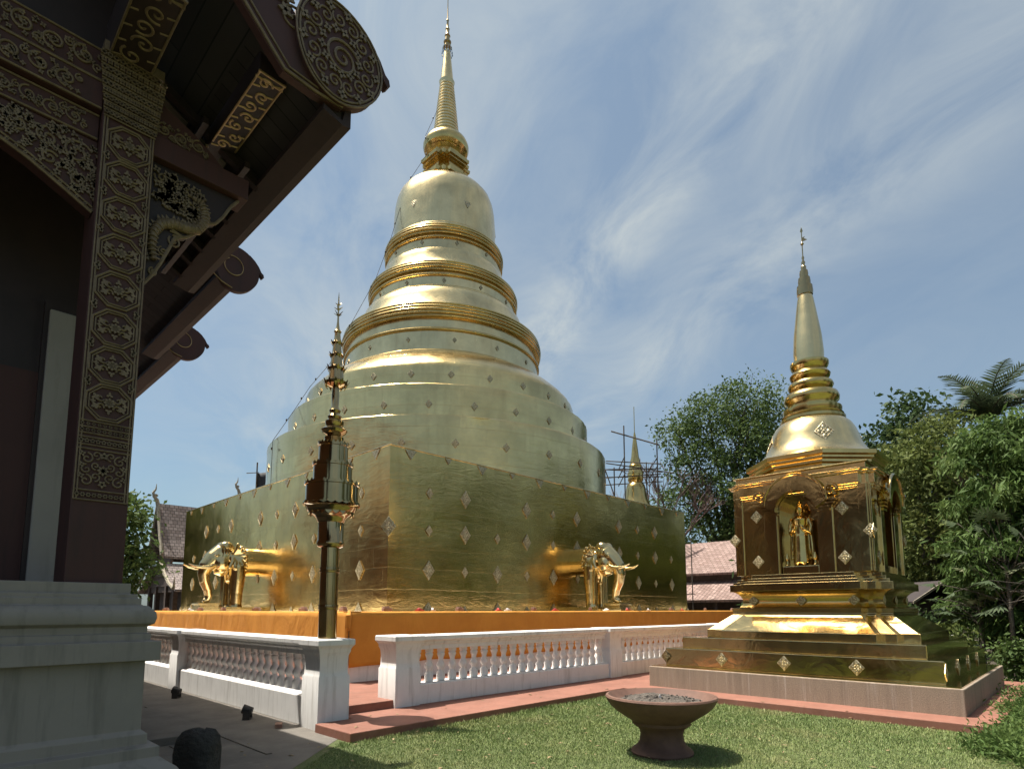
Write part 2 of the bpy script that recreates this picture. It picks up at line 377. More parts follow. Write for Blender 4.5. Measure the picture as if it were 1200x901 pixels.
# ================================================================ GROUND
structure(MB().box(-900, 900, -900, 900, -.4, -.012).build('ground', M['earth'], smooth=0))
lw = MB(); lw.prism([(4.36, 7.46), (2.0, 5.35), (-9, -4.5), (-9, -30), (21, -30), (20.2, -6), (19.6, 1.2), (19.2, 5), (19, 8.0), (4.36, 8.0)], (0, 0, -.011), (1, 0, 0), (0, 1, 0), (0, 0, .011))
structure(lw.build('lawn', M['lawn'], smooth=0))
pv = MB(); pv.prism([(4.36, 7.46), (2.0, 5.35), (-9, -4.5), (-9, 60), (4.7, 60), (4.7, 7.8)], (0, 0, -.010), (1, 0, 0), (0, 1, 0), (0, 0, .014))
structure(pv.build('pavement', M['paving'], smooth=0))
# raised paving slab and edging along the hall
structure(MB().box(.9, 3.15, 8.6, 11.4, .0, .10).build('paving_slab', M['paving'], bevel=.01))
for bx in ((3.22, 3.30, 7.2, 12.2), (2.55, 2.66, 5.7, 8.5)):
    structure(MB().box(bx[0], bx[1], bx[2], bx[3], .0, .018).build('paving_edging', M['paving'], bevel=.01))
# red walk: L-shaped kerb path before the right balustrade and round the small stupa
rp = MB(); rp.prism([(4.26, 7.05), (10.62, 7.05), (10.62, 1.06), (17.6, 1.06), (17.6, 9.2), (4.86, 9.2), (4.86, 8.0), (4.26, 8.0)], (0, 0, -.02), (1, 0, 0), (0, 1, 0), (0, 0, .14))
structure(rp.build('red_path', M['red_floor'], smooth=0, bevel=.012))
tr = MB(); tr.box(4.62, 28.4, 8.34, 33, .0, .25); structure(tr.build('red_terrace', M['red_floor'], smooth=0, bevel=.012))

# grass blades on the lawn (clipped short, longer along the kerb)
def grass():
    n = 260000
    x = RNG.uniform(2.2, 19, n * 3); y = RNG.uniform(-4.5, 7.4, n * 3)
    f = x * math.sin(YAW) + y * math.cos(YAW); r = x * math.cos(YAW) - y * math.sin(YAW)
    ok = (f > 4.6) & (np.abs(r) < f * .90 + .5) & ~((y > 7.02) & (x > 4.2)) & ~((x > 10.59) & (y > 1.03) & (x < 17.63)) & (y < x * .895 + 3.4)
    # thin out with distance
    ok &= RNG.uniform(0, 1, n * 3) < np.clip(9 / f, .25, 1) ** 1.3
    x, y = x[ok][:n], y[ok][:n]; n = len(x)
    f = x * math.sin(YAW) + y * math.cos(YAW)
    patch = np.sin(x * 1.7 + 1.3 * np.sin(y * 1.1)) * np.cos(y * 1.9 + x * .6)
    h = (.018 + .016 * RNG.random(n) + .006 * patch) * np.clip(f / 8, .8, 1.8)
    h *= np.where((y > 6.9) | ((x > 10.4) & (y < 1.15)), 1.7, 1)
    w = .0035 * np.clip(f / 6, 1, 3)
    a = RNG.uniform(0, 2 * math.pi, n); la = RNG.uniform(0, 2 * math.pi, n); ln = h * RNG.uniform(.1, .8, n)
    V = np.zeros((n, 3, 3)); dx, dy = np.cos(a) * w, np.sin(a) * w
    V[:, 0] = np.stack([x - dx, y - dy, np.zeros(n)], 1); V[:, 1] = np.stack([x + dx, y + dy, np.zeros(n)], 1)
    V[:, 2] = np.stack([x + np.cos(la) * ln, y + np.sin(la) * ln, h], 1)
    o = fast_mesh('grass', V.reshape(-1, 3), np.arange(n * 3).reshape(-1, 3), M['blade'], tri=True); o['kind'] = 'stuff'
    tag(o, 'short mown grass of the lawn between the clay bowl and the red path', 'grass')
grass()

# dry leaves blown over the lawn, the red path and the paving
def litter():
    r_ = random.Random(11); V = []
    for _ in range(420):
        f = r_.uniform(5.5, 15); lat = r_.uniform(-.8, .88) * f; x = lat * math.cos(YAW) + f * math.sin(YAW); y = -lat * math.sin(YAW) + f * math.cos(YAW)
        if y > 8.1 or x < 2.2 or (x > 11.1 and y > 1.4): continue
        z = .124 if (y > 7.05 and x > 4.3) or (x > 10.62 and y > 1.06) else .012 if x < 4.3 else .03
        a = r_.uniform(0, 6.28); L_ = r_.uniform(.02, .05); c_, s_ = math.cos(a) * L_, math.sin(a) * L_; t_ = r_.uniform(0, .02)
        V += [(x - c_, y - s_, z), (x + s_ * .4, y - c_ * .4, z + t_), (x + c_, y + s_, z + t_ * .5), (x - s_ * .4, y + c_ * .4, z + t_)]
    o = fast_mesh('fallen_leaves', np.array(V), np.arange(len(V)).reshape(-1, 4), simple('dry_leaves', (.13, .085, .04), (.27, .20, .10), 9, .8, 0)); o['kind'] = 'stuff'
    tag(o, 'small dry brown leaves scattered over the lawn and path', 'leaves')
litter()

# ================================================================ BIG GOLDEN STUPA
CX, CY = 9.12, 13.49; SIDE = 16.5; CC = (17.5, 21.6); ZL = 1.655
stupa = thing('golden_stupa', 'huge gold-plated stupa with square base, round drums and ringed spire', 'stupa', (CX + SIDE / 2, CY + SIDE / 2, 0))
SO = (CX + SIDE / 2, CY + SIDE / 2)
def loc(p): return (p[0] - SO[0], p[1] - SO[1])
MB().box(6.5 - SO[0], 28.2 - SO[0], 10.9 - SO[1], 32.6 - SO[1], .0, ZL).build('platform', M['whitewash'], stupa, smooth=0, bevel=.02)
h = SIDE / 2
bw = MB(); NG = 24
def dented_wall(P, U, N, z0, z1, nu, nv):
    P, U, N = Vector(P), Vector(U), Vector(N); vs = []; fs = []
    for i in range(nu + 1):
        for j in range(nv + 1):
            e = min(i, nu - i, nv - j) ; d = random.gauss(0, .008) if e > 0 else 0
            q = P + U * (SIDE * i / nu) + N * d; vs.append((q.x, q.y, z0 + (z1 - z0) * j / nv))
    for i in range(nu):
        for j in range(nv): fs.append((i * (nv + 1) + j, (i + 1) * (nv + 1) + j, (i + 1) * (nv + 1) + j + 1, i * (nv + 1) + j + 1))
    bw.add(vs, fs)
for P_0, U_0, N_0 in (((-h, -h), (1, 0), (0, -1)), ((h, -h), (0, 1), (1, 0)), ((h, h), (-1, 0), (0, 1)), ((-h, h), (0, -1), (-1, 0))):
    dented_wall((*P_0, 0), (*U_0, 0), (*N_0, 0), ZL - .1, 6.21, 46, 13)
bw.prism([(-h, -h), (h, -h), (h, h), (-h, h)], (0, 0, 6.21), (1, 0, 0), (0, 1, 0), (0, 0, .03))
base = bw.build('base_wall', M['gold_wall'], stupa, smooth=35)
lip = MB(); e_ = h + .022
for q in (((-e_, e_), (-e_, -h + .05)), ((-e_, e_), (h - .05, e_)), ((-e_, -h + .05), (-h + .05, h - .05)), ((h - .05, e_), (-h + .05, h - .05))): lip.box(q[0][0], q[0][1], q[1][0], q[1][1], 6.212, 6.262)
lip.build('top_edge', M['gold_pale'], base, smooth=0, bevel=.02)

def rhomb_mesh(hw, hh, d=.035):
    """Lozenge plaque in the local XZ plane, bulging towards local -Y: rim, recess and a raised flower."""
    m = MB(); q = lambda k, dd: [(hw * k, -dd, 0), (0, -dd, hh * k), (-hw * k, -dd, 0), (0, -dd, -hh * k)]
    rings = [q(1, 0), q(1, d * .7), q(.92, d), q(.80, d), q(.76, d * .45)]
    vs = [v for r_ in rings for v in r_]; fs = []
    for i in range(len(rings) - 1):
        for k in range(4): fs.append((i * 4 + k, i * 4 + (k + 1) % 4, (i + 1) * 4 + (k + 1) % 4, (i + 1) * 4 + k))
    fs.append(tuple(len(vs) - 4 + k for k in range(4))); m.add(vs, fs)
    for k in range(8):
        a = k * math.pi / 4; L = .48 if k % 2 == 0 else .27
        px, pz = math.cos(a) * hw * L, math.sin(a) * hh * L
        m.sphere((px, -d * .55, pz), (hw * (.20 if k % 2 == 0 else .12), d * .55, hh * (.20 if k % 2 == 0 else .12)), 6, 4)
    m.sphere((0, -d * .6, 0), (hw * .17, d * .9, hh * .17), 8, 5); return m
RL = rhomb_mesh(.205, .28, .02).build('rhombus_plaque', M['gold_orn']); RS = rhomb_mesh(.125, .17, .015).build('rhombus_plaque', M['gold_orn'])
first = {'L': RL, 'S': RS}; used = set()
def plaque(kind, loc_, rz, parent):
    o = first[kind]
    if kind in used: o = o.copy(); COL.objects.link(o)
    used.add(kind); o.parent = parent; o.location = loc_; o.rotation_euler.z = rz; return o
step = SIDE / 12
for i in range(0, 12):
    for j, z in enumerate((2.83, 3.96, 5.05)):
        big = (i + j) % 2 == (1 if j != 2 else 0)
        if j == 2 and not big and i % 4 == 3: continue
        if i == 0 and j == 2: continue
        if i > 0:
            plaque('L' if big else 'S', (-h + i * step, -h - .012, z), 0, base)
            plaque('L' if big else 'S', (-h - .012, -h + i * step, z), -math.pi / 2, base)
        elif big: plaque('L', (-h + .004, -h + .004, z), -math.pi / 4, base)
# half lozenges along the foot and the top edge, part of the wall's own relief
hl = MB()
for i in range(1, 13):
    s_ = 1.0 if i % 2 == 1 else .62
    for zc, sg in ((ZL + .004, 1), (6.19, -1)):
        for ax in (0, 1):
            w_, hh = .20 * s_, .28 * s_; p0 = -h + i * step - step * (.5 if zc > 5 else 0)
            pts = [(-w_, 0), (w_, 0), (0, sg * hh)]
            if ax == 0: hl.prism(pts, (p0, -h - .010, zc), (1, 0, 0), (0, 0, 1), (0, -.012, 0))
            else: hl.prism(pts, (-h - .010, p0, zc), (0, 1, 0), (0, 0, 1), (-.012, 0, 0))
hl.build('half_rhombus_border', M['gold_orn'], base, smooth=0)['kind'] = 'stuff'

C = loc(CC)
def lathe_part(name, prof, mat, rh=None, seg=128, parent=None, dent=0.0):
    if dent:
        q = [prof[0]]
        for a, b in zip(prof[:-1], prof[1:]):
            n = max(1, int(math.hypot(b[0] - a[0], b[1] - a[1]) / .28)); q += [(a[0] + (b[0] - a[0]) * k / n, a[1] + (b[1] - a[1]) * k / n) for k in range(1, n + 1)]
        prof = q
    m = MB().lathe(prof, C, seg)
    if dent:
        for i, v in enumerate(m.v):
            f = 1 + random.gauss(0, dent) / max(1, math.hypot(v[0] - C[0], v[1] - C[1])); m.v[i] = (C[0] + (v[0] - C[0]) * f, C[1] + (v[1] - C[1]) * f, v[2])
    o = m.build(name, mat, parent or stupa, smooth=28); return o
def rhombs_round(parent, r, z, n, hw, hh, off=0.0, lean=0.0, single=False):
    m = MB(); src = rhomb_mesh(hw, hh, .014); one = None
    for k in range(n):
        a = off + 2 * math.pi * k / n; ca, sa = math.cos(a), math.sin(a)
        if single and math.cos(a - A0) > .2:
            if one is None: q = one = src.build('rhombus_plaque', M['gold_orn'], parent, smooth=28)
            else: q = one.copy(); COL.objects.link(q); q.parent = parent
            q.location = (C[0] + (r + .010) * ca, C[1] + (r + .010) * sa, z); q.rotation_euler.z = a + math.pi / 2; continue
        vs = []
        for x, y, zz in src.v:
            rr = r - y - zz * lean - (x * x) / (2 * r) + .012; vs.append((C[0] + rr * ca - x * sa, C[1] + rr * sa + x * ca, z + zz))
        m.add(vs, src.f)
    o = m.build('rhombus_band', M['gold_orn'], parent, smooth=28)
    o['kind'] = 'stuff'; return o
A0 = math.atan2(-C[1] - SO[1], -C[0] - SO[0])
d1 = lathe_part('drum', [(7.65, 6.2), (7.65, 8.36), (7.645, 8.40), (7.625, 8.435), (7.59, 8.455), (6.84, 8.49)], M['gold_drum'], seg=160, dent=.008)
d2 = lathe_part('drum', [(6.86, 8.48), (6.86, 9.80), (6.855, 9.84), (6.835, 9.875), (6.80, 9.895), (6.18, 9.925)], M['gold_drum'], seg=160, dent=.008)
d3 = lathe_part('drum', [(6.21, 9.91), (6.21, 10.80), (6.18, 10.92), (6.08, 11.06), (5.80, 11.36), (5.42, 11.68), (5.05, 11.93), (4.80, 12.06), (4.62, 12.12)], M['gold_drum'], seg=160, dent=.008)
A0 = math.atan2(-C[1] - SO[1], -C[0] - SO[0])
rhombs_round(d1, 7.65, 7.42, 26, .14, .18, A0 + .06, single=True); rhombs_round(d2, 6.86, 9.08, 26, .13, .17, A0 + .17, single=True); rhombs_round(d3, 6.21, 10.48, 26, .13, .16, A0 + .05, single=True)
def rings(z, r, n, dz, bulge):
    out = []
    for i in range(n):
        zz = z + i * dz
        out += [(r, zz), (r + bulge * .8, zz + dz * .18), (r + bulge, zz + dz * .45), (r + bulge * .8, zz + dz * .72), (r, zz + dz * .92)]
    return out
def tier(r0, zb, bands, slope, bandrel, off):
    """A pale drum with gold ring mouldings; bands = list of (kind, z0, z1, r)."""
    prof = []
    g = MB()
    for kind, z0, z1, r in bands:
        if kind == 'wall': prof += [(r, z0), (r, z1)]
        else:
            n = max(1, round((z1 - z0) / .135)); dz = (z1 - z0) / n
            pr = [(r - .25, z0 - .01)]
            for i in range(n):
                rr = r + (.075 * math.sin(math.pi * (i + .5) / n) if n > 2 else 0)
                pr += rings(z0 + i * dz, rr, 1, dz, .05 if n > 2 else .06)
            pr += [(r - .3, z1 + .01)]
            g.lathe(pr, C, 128); prof += [(r - .22, z0), (r - .22, z1)]
    prof += slope
    p = lathe_part('moulded_tier', prof, M['gold_pale'], dent=.0025); g.build('gold_ring', M['gold_ring'], p, smooth=50)
    for z, r, n in bandrel: rhombs_round(p, r, z, n, .09, .12, A0 + off)
    return p
tier(4.6, 12.1, [('ring', 12.06, 12.2, 4.6), ('wall', 12.2, 12.98, 4.55), ('ring', 12.98, 13.14, 4.58), ('wall', 13.14, 13.56, 4.50), ('ring', 13.54, 14.20, 4.60)],
     [(4.34, 14.24), (4.08, 14.42), (3.95, 14.7), (3.84, 15.05), (3.76, 15.30), (3.70, 15.38), (3.55, 15.42)], [(12.62, 4.55, 15)], .1)
tier(3.5, 15.4, [('wall', 15.36, 15.44, 3.66), ('ring', 15.44, 15.58, 3.50), ('wall', 15.58, 15.98, 3.46), ('ring', 15.98, 16.12, 3.50), ('wall', 16.12, 16.24, 3.42), ('ring', 16.22, 16.70, 3.48)],
     [(3.24, 16.74), (3.08, 16.9), (2.98, 17.15), (2.91, 17.45), (2.86, 17.66), (2.82, 17.74), (2.74, 17.78)], [(15.78, 3.46, 13)], .0)
tier(2.8, 17.8, [('wall', 17.7, 17.84, 2.84), ('wall', 17.84, 18.18, 2.76), ('ring', 18.18, 18.28, 2.80), ('wall', 18.28, 18.42, 2.72), ('ring', 18.40, 18.90, 2.78)],
     [(2.62, 18.94), (2.55, 19.0), (2.5, 19.04)], [(18.02, 2.76, 11)], .2)
bell = lathe_part('bell', [(2.56, 18.94), (2.56, 19.12), (2.50, 19.2), (2.50, 19.8), (2.48, 20.5), (2.45, 21.0), (2.39, 21.4), (2.27, 21.75), (2.07, 22.02), (1.75, 22.22), (1.3, 22.36), (.7, 22.43), (.3, 22.44)], M['gold_pale'], seg=96, dent=.003)
rhombs_round(bell, 2.46, 20.35, 6, .20, .30, A0 - .62, .1)
def redent(hb, k=.3):
    a, b, c_ = hb, hb * (1 - k * .55), hb * (1 - k)
    q = [(a, c_), (b, c_), (b, b), (c_, b), (c_, a)]
    pts = []
    for i in range(4):
        ca, sa = [(1, 0), (0, 1), (-1, 0), (0, -1)][i]
        pts += [(x * ca - y * sa, x * sa + y * ca) for x, y in q]
    return pts
def redent_stack(mb, prof, c, k=.3, z0=0):
    """prof = [(half width, z)] lofted over a redented square plan."""
    vs = []; n = 20; fs = []
    for hb, z in prof: vs += [(c[0] + x, c[1] + y, z + z0) for x, y in redent(hb, k)]
    for i in range(len(prof) - 1):
        for j in range(n): fs.append((i * n + j, i * n + (j + 1) % n, (i + 1) * n + (j + 1) % n, (i + 1) * n + j))
    fs.append(tuple(reversed(range(n)))); fs.append(tuple((len(prof) - 1) * n + j for j in range(n)))
    return mb.add(vs, fs)
m = MB(); redent_stack(m, [(.92, 22.39), (.92, 22.62), (.82, 22.63), (.82, 22.77), (1.10, 22.79), (1.12, 22.97), (1.02, 22.98), (1.02, 23.09), (.92, 23.10), (.92, 23.19), (.82, 23.20), (.82, 23.49), (.90, 23.50), (.90, 23.59), (1.0, 23.60), (1.0, 23.71), (1.08, 23.72), (1.1, 23.87), (1.0, 23.89), (1.0, 24.01), (.8, 24.03), (.7, 24.27)], C, .45)
m.build('square_throne', M['gold_ring'], stupa, smooth=0)
lathe_part('ring_crown', [(.72, 24.07), (.80, 24.27), (.98, 24.39), (.92, 24.47), (1.08, 24.57), (1.14, 24.72), (1.14, 24.87), (1.06, 25.07), (.92, 25.22), (.76, 25.35), (.6, 25.39)], M['gold_ring'], seg=64)
pr = []
for i in range(17):
    z = 25.35 + i * .178; r = .66 - i * .0185; pr += [(r - .07, z), (r, z + .04), (r + .005, z + .09), (r, z + .13), (r - .07, z + .17)]
lathe_part('ringed_cone', pr, M['gold_pale'], seg=48)
lathe_part('spire', [(.36, 28.29), (.38, 28.39), (.40, 28.47), (.33, 28.53), (.30, 28.87), (.22, 29.67), (.14, 30.37)], M['gold_pale'], seg=32)
fin = lathe_part('parasol_finial', [(.10, 30.27), (.22, 30.39), (.24, 30.45), (.16, 30.49), (.14, 30.67), (.19, 30.73), (.2, 30.79), (.13, 30.85), (.11, 31.07), (.15, 31.13), (.1, 31.21), (.08, 31.47), (.11, 31.53), (.07, 31.61), (.05, 31.97), (.07, 32.03), (.03, 32.17), (.022, 33.07), (.016, 34.07), (.004, 34.87)], M['gold_dark'], seg=20)
pe = MB()
for k in range(12):
    a = k * math.pi / 6; pe.tube([(C[0] + .24 * math.cos(a), C[1] + .24 * math.sin(a), 30.43), (C[0] + .27 * math.cos(a), C[1] + .27 * math.sin(a), 30.17)], .012, 4)
    pe.sphere((C[0] + .27 * math.cos(a), C[1] + .27 * math.sin(a), 30.09), (.035, .035, .07), 6, 4)
pe.build('pendant_fringe', M['steel'], fin)

# string of little lamps hanging down the stupa's left shoulder
sp = []
dirL = Vector((-math.cos(YAW), math.sin(YAW)))
def shoulder(r, z, bias=.0):
    d = (dirL + Vector((-math.sin(YAW), -math.cos(YAW))) * (.8 + bias)).normalized(); return (CC[0] + d.x * r, CC[1] + d.y * r, z)
anch = [(.56, 26.6), (1.18, 24.9), (1.12, 23.9), (2.1, 21.95), (2.5, 20.4), (2.92, 18.75), (3.62, 16.5), (4.76, 13.95), (5.6, 12.0), (6.4, 10.8), (6.98, 9.7), (7.76, 8.3), (7.76, 6.4)]
anch = [shoulder(*a) for a in anch]
sl_ = thing('lamp_string', 'thin dark cable of small lamps hung down the left shoulder of the big stupa', 'string lights', anch[-1])
wire = MB(); lamps = MB(); pts = []
for a, b in zip(anch[:-1], anch[1:]):
    for t in np.linspace(0, 1, 7)[:-1]:
        p = Vector(a).lerp(Vector(b), t); pts.append(p - Vector(anch[-1]))
pts.append(Vector((0, 0, 0)))
wire.tube(pts, .011, 5); wire.build('cable', M['iron'], sl_)
for p in pts[2::5]: MB().sphere((p[0] - .05, p[1] - .05, p[2] - .02), (.035, .035, .06), 6, 5).build('lamp_bulb', M['iron'], sl_)

# orange cloth over the platform
def drape(name, label, P, U, N, length, top_in=.10):
    """Cloth hanging on a wall that runs from P along U; N = outward normal."""
    P, U, N = Vector(P), Vector(U), Vector(N); nu = int(length / .16); vs = []; fs = []
    prof = [(-.22, .016), (-.1, .02), (.012, .018), (.028, -.01), (.03, -.1), (.03, -.3), (.035, -.55), (.04, -.8), (.045, -1.0), (.045, -1.085)]
    ph = random.random() * 6
    for i in range(nu + 1):
        s_ = i / nu * length
        for j, (o, dz) in enumerate(prof):
            hang = max(0, -dz)
            w = .010 * hang * (math.sin(s_ * 2.1 + ph) + .6 * math.sin(s_ * 5.3 + ph * 2 + hang * 1.5)) + .02
            sag = .02 * math.sin(s_ * 1.3 + ph) * (1 if j == len(prof) - 1 else 0) + (0.012 * math.sin(s_ * 3.7) if j > 3 else 0)
            tuck = .03 * math.exp(-((s_ % 3.4 - 1.7) / .10) ** 2) * min(1, hang * 2.2)
            q = P + U * s_ + N * (o + (w if hang else 0) + tuck); vs.append((q.x, q.y, ZL + dz + sag))
    k = len(prof)
    for i in range(nu):
        for j in range(k - 1): fs.append((i * k + j, i * k + j + 1, (i + 1) * k + j + 1, (i + 1) * k + j))
    m = MB(); m.add(vs, fs); o = m.build(name, M['cloth'], smooth=60)
    sd = o.modifiers.new('thick', 'SOLIDIFY'); sd.thickness = .006; sd.offset = 1
    return tag(o, label, 'cloth')
drape('orange_cloth', 'long orange cloth along the stupa platform behind the left balustrade', (6.5, 10.86, 0), (0, 1, 0), (-1, 0, 0), 21.6)
drape('orange_cloth', 'long orange cloth along the stupa platform behind the right balustrade', (6.46, 10.9, 0), (1, 0, 0), (0, -1, 0), 21.6)
kn = MB()
for k in range(9):
    a = R(150 + k * 30); kn.tube([(6.46, 10.87, 1.68), (6.40 + .03 * math.cos(a), 10.8 + .03 * math.sin(a), 1.60), (6.40 + .05 * math.cos(a), 10.82 + .05 * math.sin(a), 1.36 - .03 * (k % 3))], [.03, .03, .008], 6)
tag(kn.build('cloth_knot', M['cloth']), 'gathered orange cloth tied at the near corner of the stupa platform', 'cloth')

# ================================================================ ELEPHANTS (front halves coming out of the stupa wall)
def remeshed(mb, name, mat, parent, voxel=.022, it=4):
    o = mb.build(name, mat, parent, smooth=0)
    r = o.modifiers.new('r', 'REMESH'); r.mode = 'VOXEL'; r.voxel_size = voxel
    s_ = o.modifiers.new('s', 'SMOOTH'); s_.iterations = it; s_.factor = .5
    dg = bpy.context.evaluated_depsgraph_get(); me = bpy.data.meshes.new_from_object(o.evaluated_get(dg))
    o.modifiers.clear(); old = o.data; o.data = me; bpy.data.meshes.remove(old)
    me.polygons.foreach_set('use_smooth', [True] * len(me.polygons)); me.update()
    return o
def elephant(label, loc_, rz):
    t = thing('elephant_statue', label, 'statue', loc_, rz, 'gold elephants on the stupa base')
    b = MB()
    # barrel body with a soft belly
    b.tube([(-.25, 0, 1.62), (.1, 0, 1.63), (.5, 0, 1.62), (.72, 0, 1.58), (.90, 0, 1.55)], [.47, .475, .48, .47, .40], 24)
    b.sphere((1.10, 0, 1.74), (.44, .35, .47), 20, 14)                     # skull
    b.sphere((.92, 0, 1.25), (.24, .31, .34), 16, 10)                      # chest
    for s_ in (-1, 1):
        b.sphere((1.12, s_ * .15, 2.05), (.22, .17, .19), 14, 10)          # twin domes
        b.sphere((1.40, s_ * .20, 1.76), (.14, .10, .12), 10, 8)           # brow
        b.sphere((1.24, s_ * .24, 1.50), (.24, .14, .24), 12, 8)           # cheek
        b.tube([(.78, s_ * .27, 1.45), (.78, s_ * .28, 1.0), (.80, s_ * .28, .55), (.80, s_ * .28, .2), (.81, s_ * .28, .06)], [.26, .235, .20, .19, .215], 16)
        for k in range(4): b.sphere((.99 - .025 * abs(k - 1.5), s_ * .28 + (k - 1.5) * .085, .10), (.05, .045, .055), 8, 6)
        for j in range(9):                                                 # spread ear, a rippled fan
            a = R(78 - j * 24); rr = .44 - .02 * (j % 2)
            b.tube([(.98, s_ * .31, 1.78), (.96 - .5 * rr * math.cos(a) - .05, s_ * .42, 1.76 + .5 * rr * math.sin(a)), (.96 - rr * math.cos(a) * .9, s_ * (.47 + .02 * (j % 2)), 1.74 + rr * math.sin(a))], [.07, .07, .04], 8)
    b.tube([(1.20, 0, 1.85), (1.46, 0, 1.64), (1.66, 0, 1.40), (1.72, 0, 1.16), (1.67, 0, .92), (1.57, 0, .68), (1.53, 0, .47), (1.58, 0, .33), (1.70, 0, .31)], [.32, .28, .225, .185, .16, .135, .115, .10, .07], 16)
    b.tube([(1.05, 0, 1.40), (1.28, 0, 1.26), (1.42, 0, 1.24)], [.24, .17, .07], 12)  # jaw
    remeshed(b, 'body', M['gold'], t)
    for s_ in (-1, 1):
        tk = MB(); tk.tube([(1.42, s_ * .20, 1.46), (1.64, s_ * .26, 1.37), (1.88, s_ * .28, 1.35), (2.08, s_ * .27, 1.38), (2.25, s_ * .24, 1.45)], [.065, .062, .052, .038, .012], 10); tk.build('tusk', M['gold_pale'], t, smooth=60)
        ey = MB(); ey.sphere((1.47, s_ * .275, 1.74), (.035, .025, .035), 8, 6); ey.build('eye', M['gold_dark'], t)
    co_ = MB()
    for k in range(26):
        a = 2 * math.pi * k / 26; co_.sphere((.60 + .05 * math.cos(a), .50 * math.sin(a), 1.61 + .50 * math.cos(a)), (.05, .045, .045), 8, 6)
    for k in range(7): co_.tube([(1.06, -.27 + k * .09, 1.36), (1.13, -.2 + k * .067, 1.15), (1.08, -.1 + k * .033, .95)], [.035, .03, .015], 6)
    for s_ in (-1, 1):
        for k in range(5): co_.tube([(1.32 - .1 * k, s_ * .32, 2.06 - .02 * k), (1.30 - .1 * k, s_ * .395, 1.92), (1.28 - .1 * k, s_ * .385, 1.80 + .02 * k)], [.022, .03, .012], 6)
    co_.build('harness', M['gold_ring'], t, smooth=50)
    ps = MB()
    for yy in (-.09, 0.0, .09): MB().lathe([(.05, .1), (.05, .16), (.03, .2), (.03, 1.2)], (1.13, yy), 10).build('prop_column', M['gold_ring'], t)
    pl = MB(); pl.box(.0, 1.24, -.56, .56, 0, .07); pl.box(.0, 1.18, -.50, .50, .07, .12); pl.build('plinth', M['gold'], t, smooth=0, bevel=.01)
    fp = MB()
    for z0, z1, e in ((0, .07, .36), (.07, .13, .30), (.13, .19, .26), (.19, .25, .32)): fp.box(1.60 - e, 1.60 + e, -e, e, z0, z1)
    fp.build('trunk_pedestal', M['gold'], t, smooth=0, bevel=.008); return t
e1 = elephant('gold half elephant on the left face of the stupa base, trunk facing the hall', (CX, CY + 8.25, ZL + .022), math.pi); e1.scale = (1.08, 1.08, 1.08)
e2 = dup(e1, (CX + 8.25, CY, ZL + .022), -math.pi / 2)
e2['label'] = 'gold half elephant on the right face of the stupa base, trunk toward the small stupa'

# ================================================================ LEDGE OFFERINGS
bk = MB(); bk.box(-.11, .11, -.05, .05, 0, .07); bk.box(-.09, .05, -.04, .045, .071, .10)
o = bk.build('brick', M['brick'], smooth=0, bevel=.008)
bl = 'dusty brick holding the orange cloth down on the platform edge'
spots = [(6.68, y, 1.45 + .3 * (i % 3)) for i, y in enumerate((11.5, 13.3, 15.9, 18.2, 20.1, 23.5, 26.0))] + [(x, 11.08, .2 * (i % 4)) for i, x in enumerate((7.5, 9.6, 12.3, 14.9, 17.0, 19.8, 22.5, 25.0))]
for i, (x, y, a) in enumerate(spots):
    q = o if i == 0 else dup(o); q.location = (x, y, ZL + .030); q.rotation_euler.z = a; tag(q, bl, 'brick', 'bricks weighing the cloth down')
pk = MB(); pk.box(-.10, .10, -.06, .06, 0, .03); pk.tube([(-.1, 0, .03), (0, .02, .05), (.1, 0, .03)], [.02, .03, .01], 6)
o = pk.build('offering_packet', M['packet'], smooth=40)
for i, (x, y, a) in enumerate([(8.35, 11.03, .3), (10.9, 11.05, 1.0), (13.2, 11.06, .1), (16.9, 11.05, .6), (20.6, 11.05, .3)]):
    q = o if i == 0 else dup(o); q.location = (x, y, ZL + .030); q.rotation_euler.z = a; tag(q, 'small red offering packet lying on the orange cloth edge', 'packet', 'red offering packets')
o = pk.build('offering_packet', M['packet_w'], smooth=40)
for i, (x, y, a) in enumerate([(8.8, 11.1, .9), (11.3, 11.1, .2), (15.8, 11.12, 1.4), (6.72, 12.2, 1.2), (6.74, 21.2, .6), (18.3, 11.1, .4)]):
    q = o if i == 0 else dup(o); q.location = (x, y, ZL + .030); q.rotation_euler.z = a; tag(q, 'small white offering packet lying on the orange cloth edge', 'packet', 'white offering packets')

